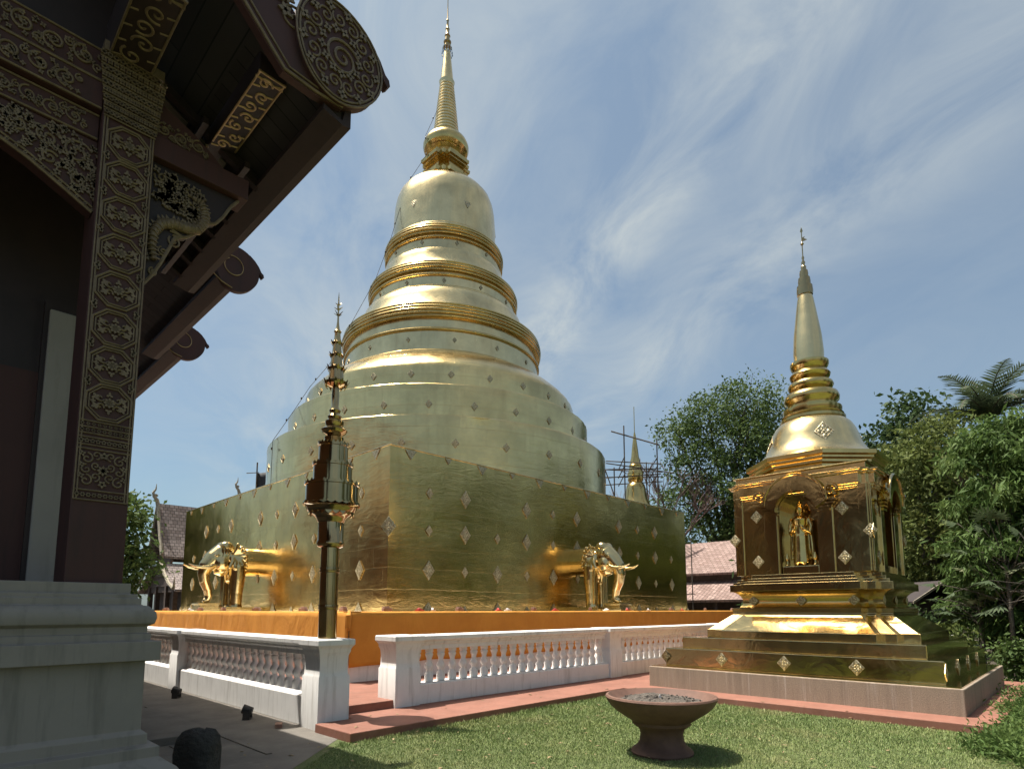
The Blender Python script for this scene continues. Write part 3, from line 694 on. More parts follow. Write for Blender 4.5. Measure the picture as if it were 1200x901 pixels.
# ================================================================ BALUSTRADES
BAL = [(.055, .0), (.075, .0), (.075, .10), (.050, .125), (.044, .15), (.07, .21), (.078, .25), (.07, .29), (.044, .33), (.040, .36), (.044, .42), (.07, .33 + .13), (.078, .49), (.06, .52), (.05, .545), (.072, .56), (.072, .60)]
BAL = [(.062, .0), (.078, .0), (.078, .13), (.052, .16), (.046, .185), (.060, .21), (.078, .245), (.080, .275), (.066, .31), (.048, .335), (.044, .37), (.050, .40), (.062, .43), (.072, .465), (.066, .49), (.052, .50), (.074, .512), (.074, .57)]
balmesh = None
def post(mb, x, y, wx, wy, z0):
    """Square pier: plinth block, concave shaft, flared moulded cap."""
    prof = [(1.0, z0), (1.0, .74), (.93, .765), (.905, .85), (.90, .95), (.93, 1.04), (1.0, 1.09), (1.02, 1.10), (1.02, 1.13), (1.10, 1.17), (1.20, 1.20), (1.20, 1.27), (1.15, 1.285)]
    vs = []; fs = []
    for k, z in prof:
        ax, ay = wx / 2 * k, wy / 2 * k; vs += [(x - ax, y - ay, z), (x + ax, y - ay, z), (x + ax, y + ay, z), (x - ax, y + ay, z)]
    for i in range(len(prof) - 1):
        for j in range(4): fs.append((i * 4 + j, i * 4 + (j + 1) % 4, (i + 1) * 4 + (j + 1) % 4, (i + 1) * 4 + j))
    fs.append((3, 2, 1, 0)); n = len(vs); fs.append((n - 4, n - 3, n - 2, n - 1)); mb.add(vs, fs)
def balustrade(label, start, ux, lengths, zb, proud):
    """Runs from the end pier along +local x, local -y is the outward side. lengths = bay lengths between piers."""
    global balmesh
    t = thing('balustrade', label, 'balustrade', start, 0 if ux == 'x' else math.pi / 2)
    sg = -1 if ux == 'x' else 1                     # outward side in local y
    x = 0; W_ = .50
    piers = [0.0]
    for L_ in lengths: x += L_; piers.append(x)
    for p in piers:
        m = MB(); post(m, p, 0, W_, W_, zb); m.build('pier', M['whitewash'], t, smooth=35)
    for a, b in zip(piers[:-1], piers[1:]):
        a2, b2 = a + W_ / 2 - .02, b - W_ / 2 + .02
        m = MB()
        if proud:      # deep footing wall with a sloped top, standing proud of the piers
            m.prism([(-.19, zb), (.19, zb), (.19, .43), (.10, .47), (-.12, .47), (-.19, .46)], (a2, 0, 0), (0, sg, 0), (0, 0, 1), (b2 - a2, 0, 0))
        else: m.box(a2, b2, -.21, .21, zb, .45)
        m.build('footing_wall', M['whitewash'], t, smooth=0, bevel=.012)
        m = MB(); m.prism([(-.11, 1.03), (.11, 1.03), (.11, 1.10), (.14, 1.13), (.14, 1.16), (.22, 1.20), (.22, 1.265), (.18, 1.28), (-.18, 1.28), (-.22, 1.265), (-.22, 1.20), (-.14, 1.16), (-.14, 1.13), (-.11, 1.10)], (a2, 0, 0), (0, sg, 0), (0, 0, 1), (b2 - a2, 0, 0))
        m.build('cap_rail', M['whitewash'], t, smooth=0, bevel=.006)
        n = max(1, round((b2 - a2) / .268)); d = (b2 - a2) / n
        for k in range(n):
            if balmesh is None:
                bo = MB().lathe(BAL, (0, 0), 14).build('baluster', M['whitewash'], t, smooth=50); balmesh = bo
            else: bo = balmesh.copy(); COL.objects.link(bo); bo.parent = t
            bo.location = (a2 + d * (k + .5), 0, .462)
    return t
balustrade('white balustrade on the left, from the parasol pole back past the hall plinth', (4.57, 8.30, 0), 'y', [6.17, 6.2, 6.2], 0.0, True)
balustrade('white balustrade on the right, running behind the terracotta bowl to the small stupa', (6.06, 8.54, 0), 'x', [6.1, 6.1, 6.1], .118, False)

# ================================================================ PARASOL POLE
pp = thing('parasol_pole', 'brass pole with three tiered parasol drums standing on the balustrade pier', 'parasol pole', (4.60, 8.36, 1.285))
def lp(name, prof, mat, seg=40, parent=None):
    return MB().lathe([(r, z - 1.285) for r, z in prof], (0, 0), seg).build(name, mat, parent or pp, smooth=35)
lp('pole', [(.137, 1.29), (.137, 1.72), (.150, 1.725), (.152, 1.745), (.144, 1.75), (.144, 1.765), (.152, 1.77), (.150, 1.79), (.137, 1.795), (.137, 2.28), (.150, 2.285), (.152, 2.31), (.144, 2.315), (.144, 2.33), (.152, 2.335), (.150, 2.36), (.137, 2.365), (.137, 3.2)], M['gold_dark'])
def scallop(mb, r, z, n, d, hgt):
    for k in range(n):
        a = 2 * math.pi * k / n; ca, sa = math.cos(a), math.sin(a); w = math.pi * r / n * .95
        mb.prism([(-w, 0), (w, 0), (w * .8, -hgt * .5), (0, -hgt), (-w * .8, -hgt * .5)], (r * ca, r * sa, z - 1.285), (-sa, ca, 0), (0, 0, 1), (ca * d, sa * d, 0))
for r, z0, z1 in ((.405, 3.33, 3.65), (.30, 3.665, 3.96), (.228, 3.975, 4.28)):
    tr_ = lp('parasol_tier', [(r * .5, z0), (r * 1.0, z0 + .002), (r * 1.035, z0 + .012), (r * 1.035, z0 + .035), (r * .975, z0 + .04), (r * .975, z1 - .035), (r * 1.03, z1 - .028), (r * 1.03, z1), (r * .93, z1 + .006), (r * .72, z1 + .012), (r * .5, z1 + .012)], M['gold_dark'], 48)
    sc_ = MB(); scallop(sc_, r * 1.03, z0 + .012, 24, .008, .035 if r > .4 else .008)
    for k in range(24):
        a = 2 * math.pi * k / 24; ca, sa = math.cos(a), math.sin(a)
        sc_.prism([(-.028, 0), (.028, 0), (0, .04)], (r * 1.0 * ca, r * 1.0 * sa, z1 - 1.285), (-sa, ca, 0), (0, 0, 1), (ca * .012, sa * .012, 0))
    sc_.build('leaf_fringe', M['gold_dark'], tr_, smooth=0)
lp('collar', [(.137, 2.66), (.19, 2.68), (.205, 2.71), (.205, 2.75), (.192, 2.77), (.192, 3.05), (.21, 3.07), (.22, 3.11), (.26, 3.15), (.36, 3.22), (.385, 3.285)], M['gold_dark'])
sc_ = MB(); scallop(sc_, .33, 3.215, 20, .012, .06); sc_.build('leaf_fringe', M['gold_dark'], pp, smooth=0)
lp('stem', [(.14, 4.34), (.15, 4.40), (.10, 4.43), (.18, 4.48), (.20, 4.52), (.15, 4.56), (.12, 4.58), (.14, 4.62), (.145, 4.66), (.09, 4.70), (.11, 4.74), (.07, 4.80), (.09, 4.84), (.055, 4.90), (.06, 5.1), (.045, 5.3)], M['gold_dark'], 32)
cr = lp('crown', [(.05, 5.22), (.16, 5.26), (.18, 5.30), (.12, 5.34), (.11, 5.50), (.135, 5.53), (.10, 5.57), (.085, 5.72), (.11, 5.75), (.075, 5.79), (.065, 5.93), (.085, 5.96), (.055, 6.0), (.045, 6.12), (.06, 6.15), (.03, 6.2), (.015, 6.32), (.01, 6.72), (.002, 6.82)], M['gold_dark'], 24)
lv = MB()
for z, r, n, s_ in ((5.27, .17, 12, .07), (5.52, .13, 10, .055), (5.74, .10, 8, .05), (5.95, .08, 8, .045)):
    for k in range(n):
        a = 2 * math.pi * k / n; ca, sa = math.cos(a), math.sin(a); lv.prism([(-s_ * .4, 0), (s_ * .4, 0), (0, s_)], (r * ca, r * sa, z - 1.285), (-sa, ca, 0), (ca * .5, sa * .5, .9), (ca * .01, sa * .01, 0))
        lv.prism([(-s_ * .3, 0), (s_ * .3, 0), (0, -s_)], (r * ca, r * sa, z - 1.285), (-sa, ca, 0), (ca * .4, sa * .4, .9), (ca * .01, sa * .01, 0))
for z, s_ in ((6.42, .09), (6.52, .07), (6.60, .05)):
    for k in range(4):
        a = math.pi / 2 * k + z * 3; lv.tube([(0, 0, z - 1.285), (s_ * math.cos(a), s_ * math.sin(a), z - 1.285 + s_ * .7)], [.014, .003], 5)
lv.build('leaf_fringe', M['gold_dark'], cr, smooth=0)

# ================================================================ SMALL STUPA
SC = (13.98, 4.17)
ss = thing('small_stupa', 'small gold stupa with niches on a stepped base beside the lawn', 'stupa', (SC[0], SC[1], 0))
def sq(mb, hb, z0, z1): return mb.box(-hb, hb, -hb, hb, z0, z1)
sq(MB(), 2.70, .10, .53).build('plinth', M['granite'], ss, smooth=0, bevel=.015)
m = MB(); sq(m, 2.66, .52, .545); m.build('plinth_sheet', M['gold_small'], ss, smooth=0)
s1 = sq(MB(), 2.44, .54, .91).build('step', M['gold_small'], ss, smooth=0, bevel=.012)
s2 = sq(MB(), 2.18, .905, 1.14).build('step', M['gold_small'], ss, smooth=0, bevel=.012)
m = MB(); redent_stack(m, [(1.98, 1.135), (1.98, 1.29), (1.95, 1.30), (1.55, 1.60), (1.52, 1.61), (1.52, 1.66)], (0, 0), .28); m.build('sloped_step', M['gold_small'], ss, smooth=0, bevel=.008)
m = MB(); redent_stack(m, [(1.50, 1.655), (1.53, 1.67), (1.53, 1.745), (1.47, 1.76), (1.40, 1.775), (1.36, 1.82), (1.34, 1.88), (1.35, 1.95), (1.38, 2.01), (1.43, 2.06), (1.50, 2.10), (1.55, 2.105)], (0, 0), .28); wst = m.build('waist_moulding', M['gold_ring'], ss, smooth=25)
m = MB(); redent_stack(m, [(1.56, 2.10), (1.56, 2.25), (1.50, 2.252), (1.50, 2.305), (1.43, 2.307), (1.43, 2.365), (1.36, 2.367), (1.36, 2.44), (1.28, 2.442)], (0, 0), .28); m.build('upper_step', M['gold_small'], ss, smooth=0, bevel=.006)
# body: four faces each with an arched niche
HB, ZB0, ZB1 = 1.30, 2.44, 4.14; NW, NS = .36, 3.68
def face_frame(i):
    ca, sa = [(1, 0), (0, 1), (-1, 0), (0, -1)][i]          # outward normal
    return Vector((ca, sa, 0)), Vector((-sa, ca, 0))
arc = [(NW * math.cos(R(a)), NS + NW * math.sin(R(a))) for a in range(0, 181, 15)]
body = MB()
body.box(-.94, .94, -.94, .94, ZB0, ZB1)
for i in range(4):
    N_, U_ = face_frame(i); P0 = N_ * .94
    # wall slabs left, right and above the opening
    HE = HB if i % 2 == 0 else .94
    for a, b in ((-HE, -NW), (NW, HE)): body.prism([(a, ZB0), (b, ZB0), (b, NS), (a, NS)], P0, U_, (0, 0, 1), N_ * (HB - .94))
    top = [(HE, NS)] + [(HE, ZB1), (-HE, ZB1), (-HE, NS)] + list(reversed(arc))
    body.prism(top, P0, U_, (0, 0, 1), N_ * (HB - .94))
bo = body.build('body', M['gold_small'], ss, smooth=0)
for i in range(4):
    N_, U_ = face_frame(i)
    for a, b, pz in ((-1.27, -1.12, .035), (1.12, 1.27, .035), (-.66, -.40, .05), (.40, .66, .05)): g = MB(); g.prism([(a, ZB0), (b, ZB0), (b, 3.74 if abs(a + b) < 1.3 else ZB1 - .02), (a, 3.74 if abs(a + b) < 1.3 else ZB1 - .02)], N_ * (HB - .005), U_, (0, 0, 1), N_ * pz); g.build('pilaster', M['gold_small'], ss, smooth=0, bevel=.006)
    g = MB()
    for s_ in (-1, 1):
        for k in range(4): g.prism([(s_ * .36, 3.66 + k * .062), (s_ * (.62 + .045 * k), 3.66 + k * .062), (s_ * (.64 + .045 * k), 3.70 + k * .062), (s_ * .36, 3.70 + k * .062)], N_ * (HB + .03), U_, (0, 0, 1), N_ * (.06 + .022 * k))
    # arched hood with scrolled ends
    outer = []
    for a in range(0, 181, 12): outer.append((.60 * math.cos(R(a)), 3.86 + .58 * math.sin(R(a))))
    inner = [(.385 * math.cos(R(a)), 3.72 + .40 * math.sin(R(a))) for a in range(180, -1, -12)]
    for k in range(len(outer) - 1):
        j = len(inner) - 1 - k; g.prism([outer[k], outer[k + 1], inner[j - 1], inner[j]], N_ * (HB + .02), U_, (0, 0, 1), N_ * .17)
    pts = []
    for a in range(0, 181, 10): pts.append(N_ * (HB + .19) + U_ * (.60 * math.cos(R(a))) + Vector((0, 0, 3.87 + .58 * math.sin(R(a)))))
    g.tube(pts, .028, 6)
    for s_ in (-1, 1):
        pts = [N_ * (HB + .17) + U_ * s_ * (.68 + .13 * (1 - q / 20) * math.cos(q * .45)) + Vector((0, 0, 4.05 + .13 * (1 - q / 20) * math.sin(q * .45))) for q in range(18)]
        g.tube(pts, .03, 6)
    g.build('niche_hood', M['gold_small'], ss, smooth=30)
    g = MB(); g.prism([(-.35, ZB0), (.35, ZB0), (.35, ZB0 + .16), (-.35, ZB0 + .16)], N_ * .945, U_, (0, 0, 1), N_ * .33); g.build('niche_sill', M['gold_small'], ss, smooth=0, bevel=.01)
m = MB(); redent_stack(m, [(1.315, 4.04), (1.34, 4.045), (1.34, 4.085), (1.36, 4.09), (1.36, 4.13), (1.385, 4.135), (1.385, 4.33), (1.43, 4.335), (1.43, 4.375), (1.46, 4.38), (1.46, 4.41), (1.28, 4.43)], (0, 0), .16)
# cornice broken over each niche by leaving the hood proud of it
m.build('cornice', M['gold_small'], ss, smooth=0, bevel=.006)
m = MB(); sq(m, 1.27, 4.435, 4.54); sq(m, 1.31, 4.542, 4.57); m.build('attic', M['gold_small'], ss, smooth=0, bevel=.008)
m = MB().lathe([(1.20, 4.56), (1.24, 4.58), (1.24, 4.66), (1.31, 4.69), (1.31, 4.74), (1.37, 4.77), (1.37, 4.81), (1.43, 4.84), (1.43, 4.92), (1.30, 4.95)], (0, 0), 8, a0=R(22.5)); m.build('octagon_base', M['gold_ring'], ss, smooth=0)
bl_ = MB().lathe([(1.28, 4.93), (1.22, 4.965), (1.10, 5.05), (1.01, 5.16), (.945, 5.30), (.895, 5.46), (.84, 5.62), (.77, 5.75), (.68, 5.84), (.6, 5.89)], (0, 0), 64).build('bell', M['gold_pale'], ss, smooth=40)
m = MB().lathe([(.62, 5.850), (.66, 5.880), (.66, 5.940), (.60, 5.960), (.63, 6.000), (.58, 6.040), (.60, 6.100), (.60, 6.160), (.50, 6.200), (.50, 6.280), (.56, 6.340), (.57, 6.420), (.54, 6.500), (.44, 6.560), (.40, 6.600), (.44, 6.640), (.47, 6.700), (.45, 6.760), (.36, 6.820), (.34, 6.860), (.40, 6.900), (.42, 6.960), (.38, 7.020), (.33, 7.080), (.38, 7.140), (.40, 7.200), (.40, 7.250), (.33, 7.270)], (0, 0), 56); m.build('ringed_neck', M['gold_ring'], ss, smooth=45)
m = MB().lathe([(.31, 7.25), (.315, 7.5), (.29, 7.9), (.25, 8.2), (.21, 8.5), (.17, 8.78), (.14, 8.9)], (0, 0), 48); m.build('cone', M['gold_pale'], ss, smooth=60)
m = MB().lathe([(.12, 8.860), (.165, 8.880), (.175, 8.960), (.165, 9.100), (.13, 9.120), (.135, 9.200), (.125, 9.300), (.09, 9.320), (.095, 9.400), (.085, 9.480), (.055, 9.500), (.06, 9.580), (.03, 9.620), (.045, 9.680), (.018, 9.740), (.03, 9.800), (.012, 9.850), (.012, 10.100), (.04, 10.140), (.012, 10.180), (.01, 10.420), (.03, 10.460), (.002, 10.560)], (0, 0), 20)
m.prism([(0, 0), (.13, .06), (.05, .09), (.08, .14), (0, .1)], (0, 0, 10.200), (.7, -.7, 0), (0, 0, 1), (.006, .006, 0)); m.build('parasol_finial', M['gold_dark'], ss, smooth=45)
# lozenges of the small stupa
RM = rhomb_mesh(.125, .14, .014).build('rhombus_plaque', M['gold_orn']); RT = rhomb_mesh(.105, .105, .012).build('rhombus_plaque', M['gold_orn'])
first['M'] = RM; first['T'] = RT
for i, rz in ((2, -math.pi / 2), (3, 0)):
    N_, U_ = face_frame(i)
    for u in (-.83, .83):
        for z in (2.72, 3.68): p = N_ * (HB + .004) + U_ * u; plaque('M', (p.x, p.y, z), rz, ss)
    for u in (-2.42, -1.2, -.0, 1.2): p = N_ * (2.444) + U_ * u; plaque('M', (p.x, p.y, .735), rz, ss)
    for u in (-.95, 0, .95): p = N_ * (1.36) + U_ * u; plaque('T', (p.x, p.y, 1.90), rz, ss)
for u in (-1.3, 1.3): plaque('M', (-HB - .04, u, 3.2), -math.pi / 2, ss)
plaque('M', (-2.444, 2.42, .735), -math.pi / 2, ss)
plaque('M', (1.3, -HB - .04, 3.2), 0, ss); plaque('M', (-1.3, -HB - .04, 3.2), 0, ss)
for a in (math.pi + .52, 1.5 * math.pi + .5, math.pi * .5 + .5, .5):
    q = dup(RL); q.parent = ss; q.scale = (.95, 1, .85); q.location = (.895 * math.cos(a), .895 * math.sin(a), 5.42); q.rotation_euler = (R(-20), 0, a + math.pi / 2)

# standing figure in the niche
def niche_statue():
    b = MB(); F = -1      # faces local -x
    b.tube([(0, 0, .05), (0, 0, .30), (0, 0, .62)], [.17, .15, .14], 16)                  # robe skirt
    b.tube([(0, 0, .60), (0, 0, .78), (0, 0, .95), (0, 0, 1.02)], [.135, .13, .165, .10], 16)   # torso
    b.tube([(0, 0, 1.0), (0, 0, 1.08)], [.06, .05], 10)
    b.sphere((-.01, 0, 1.15), (.085, .08, .105), 14, 10); b.sphere((0, 0, 1.25), (.06, .06, .05), 10, 6); b.tube([(0, 0, 1.27), (0, 0, 1.36)], [.03, .004], 8)
    b.sphere((-.09, 0, 1.145), (.02, .014, .025), 6, 5)
    for s_ in (-1, 1):
        b.sphere((0, s_ * .09, 1.13), (.02, .015, .055), 6, 5)
        b.tube([(0, s_ * .15, .97), (-.02, s_ * .20, .80), (-.05, s_ * .19, .66), (-.14, s_ * .10, .74 + .0 * s_)], [.055, .048, .04, .032], 10)
        b.tube([(-.12, s_ * .1, .74), (-.17, s_ * .05, .80)], [.03, .02], 8)
        b.tube([(.02, s_ * .17, .80), (.02, s_ * .19, .4), (0, s_ * .21, .12)], [.04, .05, .02], 8)   # robe edge
        b.tube([(-.02, s_ * .06, .06), (-.13, s_ * .07, .03)], [.045, .035], 8)
    o = remeshed(b, 'buddha_statue', M['gold_ring'], None, .014, 3); return o
st = niche_statue(); st.location = (SC[0] - 1.14, SC[1], 2.61)
tag(st, 'gold standing figure in a long robe inside the arched niche of the small stupa', 'statue')
for s_ in (-1, 1):
    g = MB(); g.lathe([(.03, 0), (.05, .01), (.03, .03), (.025, .1), (.05, .14), (.03, .2), (.015, .26)], (0, 0), 12); o = g.build('offering_vase', M['gold_ring'], None)
    o.location = (SC[0] - 1.22, SC[1] + s_ * .27, 2.61)
    tag(o, 'little gold offering vase at the feet of the niche figure, on its %s side' % ('left' if s_ > 0 else 'right'), 'vase', 'vases in the niche')

# ================================================================ TERRACOTTA BOWL
bowl = thing('terracotta_bowl', 'large brown terracotta bowl on a waisted foot standing on the lawn', 'bowl', (6.57, 3.85, 0))
MB().lathe([(.30, .0), (.36, .0), (.37, .03), (.35, .06), (.29, .10), (.262, .16), (.252, .24), (.27, .30), (.32, .335), (.345, .355), (.35, .39), (.37, .40), (.44, .445), (.54, .51), (.61, .575), (.65, .635), (.665, .67), (.655, .69), (.63, .695), (.605, .67), (.57, .63), (.5, .58), (.3, .55), (.05, .54)], (0, 0), 72).build('basin', M['terracotta'], bowl, smooth=40)
sm_ = MB(); n = 36; vs = [(0, 0, .74)]; fs = []
for j in range(1, 9):
    for k in range(n):
        a = 2 * math.pi * k / n; r = .56 * j / 8
        z = .672 + .055 * (1 - (j / 8) ** 2) + (random.random() - .5) * .035 + .03 * math.exp(-((r * math.cos(a) - .02) ** 2 + (r * math.sin(a) - .15) ** 2) / .03)
        if j == 8: z = .66
        vs.append((r * math.cos(a), r * math.sin(a), z))
for k in range(n): fs.append((0, 1 + k, 1 + (k + 1) % n))
for j in range(7):
    for k in range(n): fs.append((1 + j * n + k, 1 + (j + 1) * n + k, 1 + (j + 1) * n + (k + 1) % n, 1 + j * n + (k + 1) % n))
sm_.add(vs, fs)
for _ in range(90):
    a = random.random() * 6.28; r = .5 * math.sqrt(random.random()); sm_.sphere((r * math.cos(a), r * math.sin(a), .70 + .05 * (1 - r / .5)), (.008 + .012 * random.random(), .012, .010), 5, 4)
so_ = sm_.build('soil', M['soil'], None, loc=(6.57, 3.85, -.065), smooth=0); tag(so_, 'dry grey soil with ash and bits heaped in the terracotta bowl', 'soil')
pg = MB(); pg.prism([(-.012, 0), (.014, 0), (.016, .03), (.0, .05), (-.012, .03)], (0, 0, 0), (.7, -.7, 0), (0, 0, 1), (.006, .006, 0)); pgo = pg.build('paper_scrap', M['packet_w'], None, loc=(6.45, 3.79, .665), smooth=0); tag(pgo, 'white paper scrap stuck in the soil of the terracotta bowl', 'paper')

# ================================================================ SMALL THINGS ON THE PAVEMENT
def boundary_stone(label, x, y, hgt, w, rz):
    b = MB(); prof = [(.50, 0), (.50, .5 * hgt), (.52, .75 * hgt), (.50, .88 * hgt), (.38, .97 * hgt), (.16, hgt)]
    vs = []; fs = []; n = 16
    for r, z in prof:
        for k in range(n):
            a = 2 * math.pi * k / n; c_, s_ = math.cos(a), math.sin(a); e = 1 / max(abs(c_), abs(s_)) ** .6
            j = 1 + .05 * math.sin(k * 2.3 + z * 9); vs.append((w * r * c_ * e * j, w * .8 * r * s_ * e * j, z + .02 * math.sin(k * 1.7) * (z > 0)))
    for i in range(len(prof) - 1):
        for k in range(n): fs.append((i * n + k, i * n + (k + 1) % n, (i + 1) * n + (k + 1) % n, (i + 1) * n + k))
    fs.append(tuple(range((len(prof) - 1) * n, len(prof) * n))); fs.append(tuple(reversed(range(n)))); b.add(vs, fs)
    o = b.build('boundary_stone', M['stone'], None, (x, y, 0), rz, smooth=50); tag(o, label, 'stone', 'boundary stones of the hall'); return o
boundary_stone('dark rounded boundary stone nearest the camera, in front of the hall plinth', 1.97, 5.78, .66, .33, R(-46))
boundary_stone('dark boundary stone half hidden behind the corner of the hall plinth', 2.52, 10.95, .72, .34, R(20))
def spot(label, x, y, rz):
    t = thing('ground_spotlight', label, 'spotlight', (x, y, .004), rz, 'spotlights at the balustrade foot')
    b = MB(); b.tube([(-.07, 0, .12), (.07, 0, .16)], [.06, .075], 12); b.build('lamp_housing', M['iron'], t, smooth=40)
    b = MB(); b.prism([(-.09, 0), (.09, 0), (.09, .16), (.08, .16), (.08, .01), (-.08, .01), (-.08, .16), (-.09, .16)], (-.05, 0, 0), (0, 1, 0), (0, 0, 1), (.1, 0, 0)); b.build('bracket', M['iron'], t, smooth=0)
spot('small dark spotlight on the paving, nearer of the two along the balustrade foot', 4.02, 9.72, 2.5)
spot('small dark spotlight on the paving, farther of the two along the balustrade foot', 3.98, 13.0, 2.4)
b = MB(); b.box(-.10, .10, -.05, .05, 0, .06); o = b.build('loose_brick', M['brick'], None, (4.07, 8.72, .004), 1.1, smooth=0, bevel=.008); tag(o, 'loose reddish brick lying on the paving by the red step', 'brick')

# ================================================================ HALL ON THE LEFT
hall = thing('temple_hall', 'dark red lacquered temple hall with carved pillar and tiered eaves at the left edge', 'temple hall', (1.16, 5.10, 0))
HO = Vector((1.16, 5.10, 0))
class HB_(MB):
    def part(s, name, mat, parent=None, **k):
        s.v = [(v[0] - HO.x, v[1] - HO.y, v[2] - HO.z) for v in s.v]; return s.build(name, mat, parent or hall, **k)
# plinth: mouldings as boxes and rounds extruded round the corner (front faces -Y, side faces +X)
def corner_prof(mb, prof, x0=-7.0, y1=32.0):
    """prof = [(overhang, z)]; solid of the plinth whose wall corner is at (1.29, 4.93)."""
    vs = []; fs = []; n = len(prof)
    for o_, z in prof: vs += [(x0, 4.93 - o_, z), (1.29 + o_, 4.93 - o_, z), (1.29 + o_, y1, z), (x0, y1, z)]
    for i in range(n - 1):
        for k in range(4): fs.append((i * 4 + k, i * 4 + (k + 1) % 4, (i + 1) * 4 + (k + 1) % 4, (i + 1) * 4 + k))
    fs.append((0, 1, 2, 3)); fs.append(tuple((n - 1) * 4 + k for k in range(4))); mb.add(vs, fs); return mb
P_ = [(.36, .0), (.36, .20), (.30, .22), (.30, .36), (.29, .44), (.25, .54), (.19, .62), (.13, .665), (.10, .69), (.10, .76), (.035, .775), (.035, .845), (.0, .875), (.0, 1.352), (.04, 1.353), (.04, 1.36), (.075, 1.361), (.075, 1.495), (.05, 1.497), (.02, 1.498), (.02, 1.548), (.0, 1.55),
      (.0, 1.60), (.035, 1.62), (.045, 1.66), (.04, 1.70), (.0, 1.745), (-.04, 1.752), (-.04, 1.80), (-.06, 1.802), (-.06, 1.83), (-.10, 1.832), (-.10, 1.908)]
P_ = [(a, b) for a, b in P_]
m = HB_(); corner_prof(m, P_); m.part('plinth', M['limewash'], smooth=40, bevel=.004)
# floor behind, side wall, back wall of the porch
m = HB_(); m.box(-7, .95, 6.40, 6.7, 1.9, 6.6); m.part('wall', M['lacquer_dark'], smooth=0)  # near-black instead of red: the porch's interior shade is put into the colour
m = HB_(); m.box(.96, 1.13, 6.41, 31.8, 1.9, 6.4); m.part('side_wall', M['side_plaster'], smooth=0)
m = HB_(); m.box(-7, .70, 6.37, 6.41, 1.9, 3.75); m.box(.93, .95, 6.37, 6.41, 1.9, 3.75); m.part('red_wall_below_shade', M['lacquer'], smooth=0)  # the same wall's red, kept below the painted shade
m = HB_(); m.box(.735, .93, 6.30, 6.41, 1.9, 4.32); m.part('pilaster', M['white_strip'], smooth=0, bevel=.01)  # strip cut short where its top would be lost in shade
m = HB_(); m.box(.70, .735, 6.33, 6.41, 1.9, 4.40); m.box(.735, .93, 6.33, 6.41, 4.325, 4.40); m.part('trim_and_shade_lintel', M['lacquer_dark'], smooth=0)  # dark top piece added to stand for the shade above the strip
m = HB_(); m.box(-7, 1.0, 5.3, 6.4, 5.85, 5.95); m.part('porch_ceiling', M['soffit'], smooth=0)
# corner pillar
PX0, PX1, PY = .80, 1.15, 5.10
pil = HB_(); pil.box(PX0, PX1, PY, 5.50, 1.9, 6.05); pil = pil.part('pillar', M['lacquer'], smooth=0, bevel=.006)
def ribbon(mb, pts, w, y, t=.012):
    """flat raised strip following 2-D points (x,z) on the plane Y=y, bulging to -Y"""
    mb.tube([(x, y - t * .5, z) for x, z in pts], w, 6, cap=True)
def spiral(cx, cz, r, turns, a0, sgn, n=22, decay=.9):
    return [(cx + r * (1 - decay * i / n) * math.cos(a0 + sgn * turns * 2 * math.pi * i / n), cz + r * (1 - decay * i / n) * math.sin(a0 + sgn * turns * 2 * math.pi * i / n)) for i in range(n + 1)]
def leafs(mb, x, z, y, r, n, a0=0, w=.4, t=.012):
    for k in range(n):
        a = a0 + 2 * math.pi * k / n; c_, s_ = math.cos(a), math.sin(a)
        mb.prism([(0, -r * w * .3), (r * .55, -r * w * .5), (r, 0), (r * .55, r * w * .5), (0, r * w * .3)], (x, y, z), (c_, 0, s_), (-s_, 0, c_), (0, -t, 0))
xc = (PX0 + PX1) / 2; pw = PX1 - PX0
zs = [5.287, 5.0, 4.705, 4.403, 4.105, 3.805, 3.515, 3.228]
me_ = MB()
hw_, hh_ = .142, .134
def octo(k): c_ = .42; return [(hw_ * k, hh_ * k * c_), (hw_ * k * c_, hh_ * k), (-hw_ * k * c_, hh_ * k), (-hw_ * k, hh_ * k * c_), (-hw_ * k, -hh_ * k * c_), (-hw_ * k * c_, -hh_ * k), (hw_ * k * c_, -hh_ * k), (hw_ * k, -hh_ * k * c_)]
for k, w in ((1.0, .009), (.86, .006)):
    p = octo(k); ribbon(me_, p + p[:1], w, 0)
leafs(me_, 0, 0, 0, .040, 8, 0, .7, .022)
for sx in (-1, 1):
    for sz in (-1, 1):
        ribbon(me_, [(x, z) for x, z in spiral(sx * .055, sz * .032, .028, .9, R(200) if sx > 0 else R(-20), sx * sz)], .0085, 0)
        leafs(me_, sx * .085, sz * .034, 0, .030, 4, R(30), .7)
    leafs(me_, sx * .1, 0, 0, .02, 4, 0, .7)
leafs(me_, 0, .062, 0, .025, 3, R(90), .7); leafs(me_, 0, -.062, 0, .025, 3, R(-90), .7)
med = me_.build('medallion', M['relief'], pil, smooth=0)
for i, z in enumerate(zs):
    q = med if i == 0 else dup(med, parent=pil); q.location = (xc + .005 - HO.x, PY - .002 - HO.y, z - HO.z)
pc = HB_()
for x in (PX0 + .012, PX0 + .03, PX1 - .028, PX1 - .010): ribbon(pc, [(x, 2.50), (x, 5.45)], .006, PY)
for z in (2.50, 2.57, 2.87, 2.90, 2.955, 2.985, 3.03, 3.075): ribbon(pc, [(PX0 + .01, z), (PX1 - .01, z)], .006, PY)
for i in range(7):
    za = (zs[i] + zs[i + 1]) / 2
    for sx in (-1, 1):
        for dx, dz, r in ((0, 0, .026), (-.018, .022, .016), (-.018, -.022, .016)): leafs(pc, xc + sx * (.138 + dx * .5), za + dz, PY - .002, r, 5, R(18), .7)
